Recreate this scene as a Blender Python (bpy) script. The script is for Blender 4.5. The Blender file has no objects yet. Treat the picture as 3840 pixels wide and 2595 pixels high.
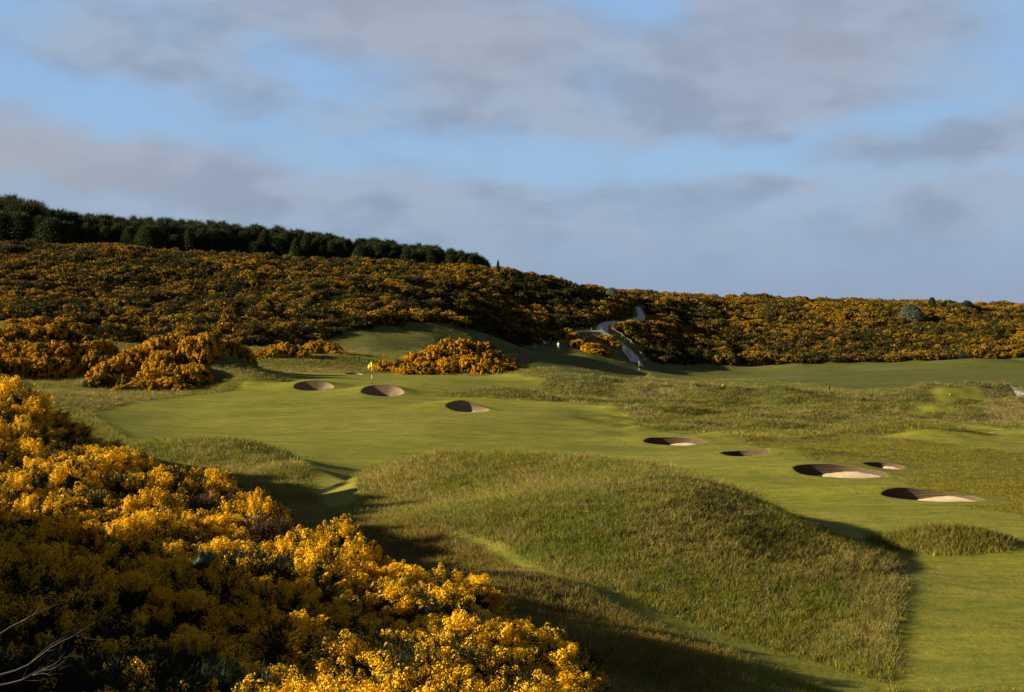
import bpy, bmesh, math, random
import numpy as np
from mathutils import Vector, Matrix

rng = np.random.default_rng(11)
random.seed(11)
C = bpy.context.scene.collection
SC = bpy.context.scene

# ------------------------------------------------------------------ camera, sky, sun, exposure
ZC, F, W2, H2 = 10.0, 1422.0, 512.0, 346.0
PITCH = math.atan(40.0 / F)                      # the horizon stands at row 306
cam_data = bpy.data.cameras.new('camera')
cam_data.sensor_width = 36.0
cam_data.lens = 36.0 * F / 1024.0
cam_data.clip_start, cam_data.clip_end = 0.1, 9000.0
cam = bpy.data.objects.new('camera', cam_data)
cam.location = (0, 0, ZC)
cam.rotation_euler = (math.pi / 2 - PITCH, 0, 0)
C.objects.link(cam)
SC.camera = cam

SUN_EL, SUN_AZ = math.radians(17.5), math.radians(-97.0)      # azimuth clockwise from +Y (the view)
SUN_DIR = Vector((math.sin(SUN_AZ) * math.cos(SUN_EL), math.cos(SUN_AZ) * math.cos(SUN_EL), math.sin(SUN_EL)))
sun_data = bpy.data.lights.new('sun', 'SUN')
sun_data.energy = 5.0
sun_data.angle = math.radians(0.6)
sun_data.color = (1.0, 0.84, 0.54)
sun = bpy.data.objects.new('sun', sun_data)
sun.rotation_euler = SUN_DIR.to_track_quat('Z', 'Y').to_euler()
sun.location = (-90, 45, 60)
C.objects.link(sun)

SC.view_settings.view_transform = 'Standard'
SC.view_settings.look = 'None'
SC.view_settings.gamma = 1.0
SC.view_settings.exposure = 1.15
SKY_STRENGTH = 0.062


class Nodes:
    """Small helper to write node trees as expressions."""
    def __init__(self, tree):
        self.t = tree
        tree.nodes.clear()

    def n(self, kind, **kw):
        nd = self.t.nodes.new(kind)
        for k, v in kw.items():
            setattr(nd, k, v)
        return nd

    def put(self, sock, v):
        if hasattr(v, 'is_output'):
            self.t.links.new(v, sock)
        else:
            sock.default_value = v

    def math(self, op, a, b=0.0, c=None, clamp=False):
        nd = self.n('ShaderNodeMath', operation=op)
        nd.use_clamp = clamp
        self.put(nd.inputs[0], a)
        self.put(nd.inputs[1], b)
        if c is not None:
            self.put(nd.inputs[2], c)
        return nd.outputs[0]

    def mix(self, fac, a, b, blend='MIX'):
        nd = self.n('ShaderNodeMix', data_type='RGBA', blend_type=blend)
        self.put(nd.inputs[0], fac)
        self.put(nd.inputs[6], a if hasattr(a, 'is_output') else tuple(a) + (1.0,))
        self.put(nd.inputs[7], b if hasattr(b, 'is_output') else tuple(b) + (1.0,))
        return nd.outputs[2]

    def noise(self, vec, scale, detail=4.0, rough=0.5, out=0, dist=0.0):
        nd = self.n('ShaderNodeTexNoise')
        if vec is not None:
            self.put(nd.inputs['Vector'], vec)
        nd.inputs['Scale'].default_value = scale
        nd.inputs['Detail'].default_value = detail
        nd.inputs['Roughness'].default_value = rough
        nd.inputs['Distortion'].default_value = dist
        return nd.outputs[out]

    def mapping(self, vec, loc=(0, 0, 0), rot=(0, 0, 0), scale=(1, 1, 1)):
        nd = self.n('ShaderNodeMapping')
        self.put(nd.inputs[0], vec)
        nd.inputs[1].default_value = loc
        nd.inputs[2].default_value = rot
        nd.inputs[3].default_value = scale
        return nd.outputs[0]

    def ramp(self, fac, lo, hi):
        nd = self.n('ShaderNodeMapRange', interpolation_type='SMOOTHSTEP')
        self.put(nd.inputs[0], fac)
        nd.inputs[1].default_value, nd.inputs[2].default_value = lo, hi
        return nd.outputs[0]


def build_sky():
    w = bpy.data.worlds.new('World')
    SC.world = w
    w.use_nodes = True
    N = Nodes(w.node_tree)
    out = N.n('ShaderNodeOutputWorld')
    bg = N.n('ShaderNodeBackground')
    bg.inputs[1].default_value = SKY_STRENGTH
    N.t.links.new(bg.outputs[0], out.inputs[0])
    sky = N.n('ShaderNodeTexSky', sky_type='NISHITA')
    sky.sun_disc = False
    sky.sun_elevation, sky.sun_rotation = SUN_EL, SUN_AZ
    sky.altitude, sky.air_density, sky.dust_density, sky.ozone_density = 20.0, 1.0, 0.6, 2.0
    d = N.n('ShaderNodeTexCoord').outputs['Generated']
    sep = N.n('ShaderNodeSeparateXYZ')
    N.put(sep.inputs[0], d)
    x, y, z = sep.outputs
    # direction as azimuth / elevation, in units of a thousandth of the view's width
    az = N.math('ARCTAN2', x, y)
    hyp = N.math('SQRT', N.math('ADD', N.math('MULTIPLY', x, x), N.math('MULTIPLY', y, y)))
    el = N.math('ARCTAN2', z, hyp)
    # clouds lie on a flat layer: project the direction on to it
    zz = N.math('ADD', N.math('MAXIMUM', z, 0.0), 0.09)
    lay = N.n('ShaderNodeCombineXYZ')
    N.put(lay.inputs[0], N.math('DIVIDE', x, zz))
    N.put(lay.inputs[1], N.math('DIVIDE', y, zz))
    ae = N.n('ShaderNodeCombineXYZ')
    N.put(ae.inputs[0], N.math('MULTIPLY', az, 10.0))
    N.put(ae.inputs[1], N.math('MULTIPLY', el, 10.0))
    aev = ae.outputs[0]
    # ragged edges: bend the coordinates before the cloud banks are laid out
    wob = N.noise(N.mapping(aev, scale=(1.0, 2.2, 1)), 1.5, 4.0, 0.5, out=1)
    vm = N.n('ShaderNodeVectorMath', operation='MULTIPLY_ADD')
    N.put(vm.inputs[0], wob)
    vm.inputs[1].default_value = (0.60, 0.36, 0)
    vm2 = N.n('ShaderNodeVectorMath', operation='ADD')
    N.put(vm2.inputs[0], aev)
    vm2.inputs[1].default_value = (-0.30, -0.18, 0)
    N.put(vm.inputs[2], vm2.outputs[0])
    bent = vm.outputs[0]

    def bank(cx, cy, rx, ry, rot):
        """soft ellipse of cloud (or clear sky) centred on a direction"""
        a, e = (cx / 2.2695 - W2) / F * 10, (306 - cy / 2.2695) / F * 10
        sx, sy = rx / 2.2695 / F * 10, ry / 2.2695 / F * 10
        nd = N.n('ShaderNodeMapping', vector_type='TEXTURE')
        N.put(nd.inputs[0], bent)
        nd.inputs[1].default_value = (a, e, 0)
        nd.inputs[2].default_value = (0, 0, -math.radians(rot))
        nd.inputs[3].default_value = (sx, sy, 1)
        fl = N.n('ShaderNodeVectorMath', operation='MULTIPLY')
        N.put(fl.inputs[0], nd.outputs[0])
        fl.inputs[1].default_value = (1, 1, 0)
        ln = N.n('ShaderNodeVectorMath', operation='LENGTH')
        N.put(ln.inputs[0], fl.outputs[0])
        return N.ramp(ln.outputs['Value'], 1.45, 0.10)

    gaps = [(40, 40, 170, 170, 0, .8), (80, 225, 330, 75, 8, .9), (430, 300, 380, 80, 10, .85), (800, 195, 240, 75, 4, .85),
            (640, 160, 170, 40, 25, .4),
            (1420, 35, 190, 75, 8, 1.15), (1480, 20, 120, 50, 0, .4),
            (1000, 350, 330, 65, 5, .75), (1400, 375, 420, 60, -4, .95), (1800, 330, 420, 60, -10, .8),
            (2060, 250, 250, 90, -12, .75), (2280, 120, 120, 160, 0, .45), (1850, 395, 240, 35, 0, .5), (2260, 405, 200, 26, 0, .6),
            (1380, 210, 130, 50, 10, .4), (1000, 300, 170, 50, 0, .4), (1860, 460, 160, 40, -10, .35), (1540, 520, 130, 40, 0, .25),
            (1980, 640, 900, 90, 0, .33), (1300, 620, 500, 60, 0, .22)]
    banks = [(330, 150, 430, 110, 5, .4), (1050, 90, 340, 105, 3, .75), (1040, 240, 300, 80, 0, .7), (1330, 270, 330, 90, 3, .6),
             (1750, 130, 420, 190, 10, .8), (1820, 240, 300, 70, 5, .5), (1880, 352, 130, 40, 0, .6), (2200, 345, 210, 50, 0, .6),
             (180, 330, 420, 95, 12, .7), (700, 430, 600, 70, 8, .6), (1100, 410, 240, 50, 5, .6), (1480, 415, 140, 45, 5, .55),
             (1760, 425, 130, 45, 5, .55), (2150, 450, 300, 55, 0, .6), (650, 30, 400, 60, 8, .5)]
    g = 0.0
    for cx, cy, rx, ry, r, wt in gaps:
        g = N.math('MULTIPLY_ADD', bank(cx, cy, rx, ry, r), -wt * .88, g)
    for cx, cy, rx, ry, r, wt in banks:
        g = N.math('MULTIPLY_ADD', bank(cx, cy, rx, ry, r), wt, g)
    nz = N.noise(N.mapping(lay.outputs[0], loc=(3.1, 1.7, 0), scale=(.55, .8, 1)), 1.0, 7.0, 0.6)
    fine = N.noise(N.mapping(bent, scale=(1.0, 1.9, 1)), 2.3, 5.0, 0.52)
    cover = N.math('ADD', 0.54, N.math('ADD', g, N.math('ADD', N.math('MULTIPLY_ADD', nz, 0.7, -0.35), N.math('MULTIPLY_ADD', fine, 1.25, -0.625))))
    cov = N.ramp(cover, -0.55, 1.25)
    # thick parts are darker and greyer, thin ones pale; low down everything blends to a pale blue haze
    k = 1.0 / SKY_STRENGTH * 0.5 ** SC.view_settings.exposure
    pale = (0.365 * k, 0.440 * k, 0.560 * k)
    grey = (0.282 * k, 0.345 * k, 0.460 * k)
    warm = (0.400 * k, 0.415 * k, 0.470 * k)
    shade = N.noise(N.mapping(aev, loc=(5, 2, 0), scale=(.8, 1.8, 1)), 1.6, 4.0, 0.5)
    col = N.mix(N.ramp(shade, 0.40, 0.62), pale, grey)
    wt = bank(30, 340, 520, 150, 6)
    wt2 = bank(1000, 90, 420, 130, 3)
    wt3 = bank(1850, 130, 420, 170, 8)
    wsum = N.math('ADD', N.math('MULTIPLY', wt, .75), N.math('ADD', N.math('MULTIPLY', wt2, .55), N.math('MULTIPLY', wt3, .4)), clamp=True)
    col = N.mix(wsum, col, warm)
    blue = N.mix(0.80, sky.outputs[0], (0.285 * k, 0.490 * k, 0.81 * k))
    lowblue = (0.295 * k, 0.370 * k, 0.510 * k)
    blue = N.mix(N.ramp(el, 0.155, 0.03), blue, (0.345 * k, 0.505 * k, 0.71 * k))
    allsky = N.mix(N.math('MULTIPLY', cov, .93), blue, col)
    allsky = N.mix(N.math('MULTIPLY', N.ramp(el, 0.085, 0.0), 0.8), allsky, lowblue)
    # unseen sky overhead and behind the view, darkened to weaken the ambient light
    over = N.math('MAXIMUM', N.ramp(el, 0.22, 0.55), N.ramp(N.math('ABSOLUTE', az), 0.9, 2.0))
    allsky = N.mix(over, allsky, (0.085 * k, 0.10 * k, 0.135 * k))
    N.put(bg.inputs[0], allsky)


build_sky()

# ------------------------------------------------------------------ geometry of the view: pixel row / column + distance -> point
cP, sP = math.cos(PITCH), math.sin(PITCH)


def ray(u, v):
    xc, yc = (np.asarray(u, float) - W2) / F, (H2 - np.asarray(v, float)) / F
    dy = cP + yc * sP
    return xc / dy, (-sP + yc * cP) / dy            # x and z gained per metre of y


def pt(u, v, d):
    rx, rz = ray(u, v)
    return (rx * d, d, ZC + rz * d)


# ------------------------------------------------------------------ noise on arrays
_perm = np.random.default_rng(3).permutation(512)


def perlin(x, y, seed=0):
    x = np.asarray(x, float); y = np.asarray(y, float)
    xi, yi = np.floor(x).astype(int), np.floor(y).astype(int)
    xf, yf = x - xi, y - yi

    def grad(ix, iy):
        h = _perm[(_perm[(ix + seed * 17) & 511] + iy) & 511]
        a = h * (2 * math.pi / 512)
        return np.cos(a), np.sin(a)
    u = xf * xf * xf * (xf * (xf * 6 - 15) + 10)
    v = yf * yf * yf * (yf * (yf * 6 - 15) + 10)
    r = []
    for oy in (0, 1):
        for ox in (0, 1):
            gx, gy = grad(xi + ox, yi + oy)
            r.append(gx * (xf - ox) + gy * (yf - oy))
    a = r[0] + u * (r[1] - r[0]); b = r[2] + u * (r[3] - r[2])
    return (a + v * (b - a)) * 1.5


def fbm(x, y, seed=0, octv=4):
    s, a, t = 0.0, 1.0, 0.0
    for i in range(octv):
        s = s + a * perlin(x * 2 ** i, y * 2 ** i, seed + i); t += a; a *= .5
    return s / t


def sstep(a, b, x):
    t = np.clip((x - a) / (b - a), 0, 1)
    return t * t * (3 - 2 * t)


# ------------------------------------------------------------------ the land
seen = [  # (column, row, distance): ground seen in the photograph
    (1024, 692, 37), (837, 692, 37), (700, 692, 34), (1024, 600, 48.5), (899, 577, 52), (1024, 560, 56), (860, 540, 61), (1024, 520, 66),
    (900, 505, 71), (760, 500, 74), (700, 470, 87), (600, 440, 106), (820, 478, 83), (1024, 480, 83), (1024, 450, 100), (900, 452, 98),
    (458, 535, 53), (600, 590, 45.5), (720, 640, 41.2), (520, 575, 43.5), (600, 635, 37), (700, 675, 34),
    (370, 520, 60), (335, 490, 76), (300, 450, 95), (440, 440, 101), (520, 460, 93), (140, 420, 118), (140, 405, 128), (220, 410, 126),
    (420, 410, 125), (560, 415, 125), (680, 432, 113), (780, 447, 102), (900, 440, 108),
    (300, 398, 138), (382, 399, 138), (470, 414, 123), (380, 380, 160), (320, 378, 160), (450, 378, 165), (370, 374, 182), (280, 372, 172),
    (60, 392, 135), (100, 402, 128), (0, 392, 140), (40, 380, 160), (180, 388, 155), (110, 386, 155), (250, 376, 162),
    (20, 328, 190), (80, 334, 195), (0, 362, 175), (120, 345, 198), (250, 352, 205), (300, 352, 206), (350, 358, 200), (330, 352, 210),
    (440, 372, 190), (510, 372, 190), (545, 378, 180), (600, 380, 178),
    (110, 342, 215), (250, 347, 217), (330, 340, 232), (395, 325, 250), (440, 322, 256), (500, 334, 264), (560, 338, 285),
    (430, 338, 240), (450, 350, 232), (380, 350, 222), (390, 340, 232),
    (500, 350, 268), (520, 350, 272), (560, 350, 276), (590, 355, 272), (555, 347, 284), (480, 358, 245), (520, 366, 250), (600, 368, 262), (560, 364, 255),
    (601, 331, 300), (570, 338, 293), (638, 324, 320), (638, 310, 346), (625, 350, 293), (640, 360, 288),
    (635, 366, 285), (700, 367, 297), (800, 367, 300), (920, 363, 305), (1024, 359, 312), (635, 374, 260), (760, 376, 255), (900, 375, 260), (1024, 372, 265),
    (700, 384, 228), (800, 388, 215), (900, 391, 210), (1024, 388, 215),
    (600, 405, 150), (700, 412, 142), (800, 410, 150), (900, 414, 148), (1024, 412, 150), (1024, 430, 122), (860, 428, 122),
    (620, 425, 122), (740, 398, 175), (860, 400, 172), (960, 398, 175),
    (0, 254, 300), (140, 260, 305), (250, 264, 310), (310, 271, 313), (350, 274, 315), (420, 278, 320), (490, 280, 325), (530, 284, 330), (570, 291, 337), (620, 303, 345), (640, 306, 350),
    (100, 297, 256), (300, 304, 266), (450, 300, 286), (0, 322, 213), (0, 285, 256), (200, 320, 235), (540, 316, 308), (-100, 248, 300), (-100, 320, 213),
    (700, 306, 380), (800, 310, 385), (900, 312, 390), (1024, 318, 395), (700, 337, 333), (850, 337, 342), (1000, 338, 345), (1130, 320, 395), (1130, 361, 312),
]
land = [pt(*s) for s in seen]
land += [(1.5, 20, 2.5), (0, 28, 2.35), (-2.5, 35, 2.25), (-5.5, 41, 2.15), (-7.5, 45, 2.2), (-11, 51, 2.65), (-16, 56, 3.1), (-21.5, 63, 4.5),
         (-25.5, 68, 5.1), (-8, 26, 3.0), (-12, 36, 2.8), (-17, 50, 3.5), (-6, 14, 4.9), (-4.5, 12, 5.3), (-10, 24, 3.3), (-2, 24, 2.6), (-1.5, 17, 3.9),
         (0, 0, 8.4), (-10, 5, 8.2), (-12, 11, 7.3), (-13.5, 19, 6.5), (-14.5, 27, 6.25), (-17, 35, 5.1), (-20, 43, 4.0), (10, 5, 4.0), (0, -30, 8), (-30, 0, 8), (30, 0, 1.5), (20, 20, 0.3), (12, 28, 0.2), (40, 30, 0), (8, 18, 1.2), (5, 27, 1.0),  # left shoulder out of frame, raised to throw shade on the hollow
         (-20, 20, 4.6), (-28, 50, 4.6), (-34, 66, 5.2), (-40, 90, 3.8), (-52, 75, 5.0), (-48, 110, 4), (-70, 150, 5), (-50, 30, 7),
         (4, 34, .5), (1, 40, .9), (-2, 46, .9), (-5, 51, .9), (-9, 57, 1.1), (-14, 63, 1.5), (-19, 70, 2.0), (-24, 80, 2.0), (-26, 95, 1.2),
         (-140, 380, 23), (-60, 400, 20), (0, 400, 15), (60, 450, 12.6), (120, 480, 11.5), (-200, 600, 22), (0, 700, 13), (200, 700, 10.5), (-150, 1500, 10), (200, 1500, 8),
         (160, 250, -2), (90, 100, 0), (140, 160, -1)]
land = np.array(land)


def warp(x, y):
    q = np.maximum(np.asarray(y, float) + 50.0, 6.0)
    return np.clip(np.asarray(x, float) / q, -1.3, 1.3), np.log(q)


def tps_fit(px, py, z, lam):
    n = len(px)
    r2 = (px[:, None] - px[None]) ** 2 + (py[:, None] - py[None]) ** 2
    K = 0.5 * r2 * np.log(r2 + 1e-12) + lam * np.eye(n)
    P = np.c_[np.ones(n), px, py]
    A = np.block([[K, P], [P.T, np.zeros((3, 3))]])
    return np.linalg.solve(A, np.r_[z, 0, 0, 0])


_px, _py = warp(land[:, 0], land[:, 1])
_w = tps_fit(_px, _py, land[:, 2], 2e-4)
GX0, GX1, GNX = -1.32, 1.32, 330
GY0, GY1, GNY = math.log(6.0), math.log(4000.0), 640
_gx, _gy = np.linspace(GX0, GX1, GNX), np.linspace(GY0, GY1, GNY)
_base = np.empty((GNY, GNX))
for i, yy in enumerate(_gy):
    r2 = (_gx[:, None] - _px[None]) ** 2 + (yy - _py[None]) ** 2
    _base[i] = 0.5 * (r2 * np.log(r2 + 1e-12)) @ _w[:-3] + _w[-3] + _w[-2] * _gx + _w[-1] * yy
_base = np.clip(_base, -4.0, 30.0)


def base_height(x, y):
    """cubic look-up of the fitted land"""
    X, Y = warp(x, y)
    fx = np.clip((X - GX0) / (GX1 - GX0) * (GNX - 1), 1, GNX - 2.001)
    fy = np.clip((Y - GY0) / (GY1 - GY0) * (GNY - 1), 1, GNY - 2.001)
    ix, iy = np.clip(fx.astype(int), 1, GNX - 3), np.clip(fy.astype(int), 1, GNY - 3)
    tx, ty = fx - ix, fy - iy

    def w4(t):
        return (-.5 * t + t * t - .5 * t ** 3, 1 - 2.5 * t * t + 1.5 * t ** 3, .5 * t + 2 * t * t - 1.5 * t ** 3, -.5 * t * t + .5 * t ** 3)
    wx, wy = w4(tx), w4(ty)
    r = 0.0
    for j in range(4):
        for i in range(4):
            r = r + wy[j] * wx[i] * _base[iy + j - 1, ix + i - 1]
    return r


# the long grassy mound: crest points (x, y), height, half width towards the camera, half width behind
crest = [(pt(372, 470, 75.5), 0.35, 3.6), (pt(395, 462, 74.0), 1.55, 4.6), (pt(440, 457, 72), 2.45, 5.2), (pt(520, 460, 69.5), 2.5, 5.6), (pt(600, 470, 66.5), 2.4, 5.4),
         (pt(640, 480, 64.5), 2.25, 5.2), (pt(720, 505, 60), 1.75, 4.6), (pt(800, 543, 55.5), .95, 4.2), (pt(860, 565, 53), .42, 3.6), (pt(900, 577, 52), .1, 3.0)]
CR = np.array([(c[0][0], c[0][1], c[1], c[2]) for c in crest])


def mound(x, y):
    best = np.full(np.shape(x), 1e9); hh = np.zeros(np.shape(x)); ww = np.ones(np.shape(x)); side = np.zeros(np.shape(x))
    for a, b in zip(CR[:-1], CR[1:]):
        dx, dy = b[0] - a[0], b[1] - a[1]
        L2 = dx * dx + dy * dy
        t = np.clip(((x - a[0]) * dx + (y - a[1]) * dy) / L2, 0, 1)
        ex, ey = x - a[0] - t * dx, y - a[1] - t * dy
        d = np.hypot(ex, ey)
        m = d < best
        best = np.where(m, d, best)
        hh = np.where(m, a[2] + t * (b[2] - a[2]), hh)
        ww = np.where(m, a[3] + t * (b[3] - a[3]), ww)
        side = np.where(m, dx * ey - dy * ex, side)
    w = np.where(side > 0, ww * 0.62, ww)            # steeper behind
    return hh * np.exp(-(best / w) ** 2)


hum = []     # (x, y, height, sx, sy, rot)


def hummock(u, v, d, h, sx, sy, rot=0.0):
    x, y, _ = pt(u, v, d)
    hum.append((x, y, h, sx, sy, math.radians(rot)))


# banks and hummocks of the rough between the fairways
hummock(556, 377, 172, 1.4, 6, 4.5, -8)
hummock(612, 380, 166, 1.15, 8, 5, -5)
hummock(690, 388, 163, 1.05, 9, 5, -5)
hummock(755, 395, 160, .95, 8, 4.5, -5)
hummock(815, 397, 158, 1.0, 6, 4, 0)
hummock(186, 378, 161, 3.3, 6.4, 4.4, 0)
hummock(458, 371, 189, 2.4, 5.6, 4.2, 0)
hummock(30, 374, 172, 3.0, 9.5, 5.5, 0)
hummock(500, 390, 145, .9, 4.5, 2.8, 0)
hummock(530, 394, 143, .8, 4, 2.8, 0)
hummock(590, 412, 138, .5, 6, 3)
hummock(850, 411, 142, 1.0, 7, 4, 0)
hummock(880, 414, 138, .9, 5, 3, 0)
hummock(915, 398, 163, 1.5, 9, 4, 0)
hummock(985, 398, 163, 1.7, 9, 4, 0)
hummock(955, 408, 148, 1.2, 5, 3.5, 0)
hummock(985, 420, 138, 1.1, 6, 3, 0)
hummock(1030, 415, 140, 1.4, 6, 5, 0)
hummock(905, 440, 112, .8, 4.2, 2.2, -6)
hummock(930, 443, 109, .7, 4, 2.0, -10)
hummock(1000, 440, 111, .45, 8, 4, 0)
hummock(1010, 455, 96, .5, 5, 3, 0)
hummock(725, 443, 108, .45, 2.2, 1.2, -20)
hummock(790, 458, 95, .65, 4.5, 2.4, 0)
hummock(860, 489, 76, .45, 4.4, 1.6, -8)
hummock(935, 545, 59.5, .60, 2.6, 1.5, -8)
hummock(968, 552, 58.5, .35, 2.0, 1.2, -10)
hummock(255, 463, 84, .85, 5.5, 2.2, -24)
hummock(300, 474, 79, .75, 3.0, 2.0, -28)
hummock(225, 455, 87, .8, 5.5, 3, -20)
hummock(225, 372, 158, 1.3, 4.5, 3.2, 0)
hummock(250, 376, 154, .8, 2.6, 2.6, 0)
hummock(590, 385, 150, .5, 6, 3)
hummock(940, 366, 295, 1.2, 14, 9, 0)
hummock(1000, 366, 293, 1.0, 14, 9, 0)
hummock(820, 371, 278, .6, 18, 7, 0)
hummock(345, 366, 196, .6, 7, 3)
hummock(300, 366, 190, .5, 5, 3)


_fx, _fy, _ = pt(632, 510, 56.0)


def swells(x, y):
    # shoulder of the mound: gentle from the left, steep down its right flank
    c, s = math.cos(.35), math.sin(.35)
    p, q = c * (x - _fx) + s * (y - _fy), -s * (x - _fx) + c * (y - _fy)
    r = 1.6 * np.exp(-(p / np.where(p > 0, 3.9, 7.5)) ** 2 - (q / 8.0) ** 2)
    for hx, hy, h, sx, sy, a in hum:
        dx, dy = x - hx, y - hy
        c, s = math.cos(a), math.sin(a)
        p, q = (c * dx + s * dy) / sx, (-s * dx + c * dy) / sy
        r = r + h * np.exp(-(p * p + q * q))
    return r


def land0(x, y):
    x = np.asarray(x, float); y = np.asarray(y, float)
    far = sstep(60, 140, y)
    r = base_height(x, y) + mound(x, y) + swells(x, y)
    r = r + 0.10 * fbm(x / 9.0, y / 9.0, 5, 3) + far * 0.16 * fbm(x / 17.0, y / 13.0, 9, 3)
    rolls = sstep(560, 640, W2 + F * x / np.maximum(y, 1)) * sstep(95, 125, y) * (1 - sstep(190, 215, y))
    fw = sstep(70, 95, y) * (1 - sstep(175, 200, y))
    r = r + fw * 0.13 * fbm(x / 15.0, y / 6.0, 25, 3)
    hl = sstep(205, 235, y) * np.where(x < 25, 1.0, sstep(280, 310, y))
    r = r + hl * 1.5 * fbm(x / 26.0, y / 30.0, 27, 3)
    return r + rolls * 1.05 * fbm(x / 8.0, y / 6.0, 21, 3)


def hit(u, v, fn=None, lo=6.0, hi=700.0):
    """first ground point along a view ray"""
    fn = fn or land0
    d = np.exp(np.linspace(math.log(lo), math.log(hi), 2600))
    rx, rz = ray(u, v)
    below = np.nonzero(fn(rx * d, d) > ZC + rz * d)[0]
    k = below[0] if len(below) else len(d) - 1
    return np.array((rx * d[k], d[k], float(fn(rx * d[k:k + 1], d[k:k + 1])[0])))


# ------------------------------------------------------------------ bunkers: laid out first, they shape the land round them
BUNKERS = [  # left, right, top, front row, plan depth, floor drop left / right, where the lip peaks (-1..1), label
    dict(l=293, r=334, top=380.5, fr=391.0, dep=3.4, dl=.5, dr=.45, pk=-.05, label='round revetted bunker left of the yellow flag, half in shadow'),
    dict(l=360, r=404, top=384.6, fr=396.6, dep=3.8, dl=.5, dr=.45, pk=0.0, label='round revetted bunker in front of the yellow flag'),
    dict(l=446, r=491, top=400.3, fr=412.4, dep=3.4, dl=.5, dr=.10, pk=-.45, label='teardrop bunker on the slope below the gorse dome'),
    dict(l=642, r=707, top=437.2, fr=446.0, dep=3.6, dl=.6, dr=.24, pk=.1, label='wide bunker farthest back among the five along the fairway'),
    dict(l=720, r=770, top=451.0, fr=457.2, dep=3.0, dl=.95, dr=.7, pk=-.1, label='narrow dark bunker showing a turf wall and no sand'),
    dict(l=792, r=887, top=463.8, fr=478.0, dep=4.2, dl=.48, dr=.20, pk=-.4, label='largest sand bunker, stacked turf wall above bright sand'),
    dict(l=864, r=906, top=462.8, fr=470.2, dep=3.0, dl=.42, dr=.18, pk=-.3, label='small bunker just behind the largest sand bunker'),
    dict(l=883, r=985, top=490.3, fr=501.6, dep=3.2, dl=.55, dr=.18, pk=-.35, label='long thin bunker nearest the camera at the right'),
    dict(l=506, r=533, top=356.0, fr=363.5, dep=4.6, dl=.5, dr=.5, pk=0.0, label='dim bunker on the bank below the golfers'),
    dict(l=345, r=363, top=372.6, fr=374.8, dep=2.4, dl=.6, dr=.6, pk=0.0, label='dark sliver of a bunker at the back of the yellow flag green'),
]
for b in BUNKERS:
    uc = (b['l'] + b['r']) / 2
    p = hit(uc, b['fr'])
    b['yf'] = p[1]
    b['zf'] = p[2]
    b['a'] = (b['r'] - b['l']) / 2 * p[1] / F
    ax = np.array((p[0], p[1])); ax /= np.linalg.norm(ax)
    b['ax'] = ax                                     # away from the camera
    b['lat'] = np.array((ax[1], -ax[0]))             # to the right
    b['b'] = b['dep'] / 2
    b['c'] = p[:2] + ax * b['b']
    back = p[:2] + ax * b['dep']
    b['back'] = back
    b['H'] = 0.0
for b in BUNKERS:
    back = b['back']
    want = ZC + ray(512, b['top'])[1] * back[1]
    b['H'] = max(0.0, want - float(land0(back[0:1], back[1:2])[0]))


def lips(x, y):
    r = 0.0
    for b in BUNKERS:
        dx, dy = x - b['back'][0], y - b['back'][1]
        w = dx * b['lat'][0] + dy * b['lat'][1] - b['pk'] * b['a']
        l = dx * b['ax'][0] + dy * b['ax'][1]
        fall = np.where(l < 0, sstep(-2.15 * b['b'], .05 * b['b'], l), np.exp(-(l / (b['b'] * 1.5 + .6)) ** 2))
        ws = np.where(w > 0, b['a'] * (1.75 - 1.5 * max(0, -b['pk'])), b['a'] * 1.75)
        r = r + b['H'] * np.exp(-(w / ws) ** 2) * fall
    return r


def land_height(x, y):
    x = np.asarray(x, float); y = np.asarray(y, float)
    return land0(x, y) + lips(x, y)


def lh(x, y):
    return float(land_height(np.array([x]), np.array([y]))[0])


def bunker_outline(b, n=72, scale=1.0):
    t = np.linspace(0, 2 * math.pi, n, endpoint=False)
    ex = 1.0
    w = np.cos(t) * b['a'] * scale
    l = np.sin(t) * b['b'] * scale
    wob = 1 + .03 * np.sin(3 * t + b['a'] * 9) + .025 * np.sin(5 * t + b['yf'])
    l = l - b['b'] * .30 * max(0, -b['pk']) * sstep(-.2, 1, np.cos(t)) * (np.sin(t) > -.3)   # tail runs out to the front right
    p = b['c'][None] + (w * wob)[:, None] * b['lat'] + (l * wob)[:, None] * b['ax']
    return p


def inside_poly(x, y, P):
    x = np.asarray(x); y = np.asarray(y)
    r = np.zeros(x.shape, bool)
    n = len(P)
    for i in range(n):
        x1, y1 = P[i]; x2, y2 = P[(i + 1) % n]
        if y1 == y2:
            continue
        cnd = ((y1 > y) != (y2 > y)) & (x < (x2 - x1) * (y - y1) / (y2 - y1) + x1)
        r ^= cnd
    return r


def poly_dist(x, y, P):
    """signed distance to a closed outline, negative inside"""
    d = np.full(np.shape(x), 1e9)
    n = len(P)
    for i in range(n):
        a, c = P[i], P[(i + 1) % n]
        dx, dy = c[0] - a[0], c[1] - a[1]
        t = np.clip(((x - a[0]) * dx + (y - a[1]) * dy) / (dx * dx + dy * dy + 1e-12), 0, 1)
        d = np.minimum(d, np.hypot(x - a[0] - t * dx, y - a[1] - t * dy))
    return np.where(inside_poly(x, y, P), -d, d)


def plan(*uv):
    return np.array([hit(u, v)[:2] for u, v in uv])


def pts_d(rows):
    return np.array([pt(*r)[:2] for r in rows])


def strip_poly(pts, widths):
    pts = np.array(pts, float)
    t = np.gradient(pts, axis=0)
    t /= np.linalg.norm(t, axis=1)[:, None]
    nrm = np.c_[-t[:, 1], t[:, 0]]
    w = np.broadcast_to(np.asarray(widths, float), (len(pts),))[:, None] / 2
    return np.r_[pts + nrm * w, (pts - nrm * w)[::-1]]


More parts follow.
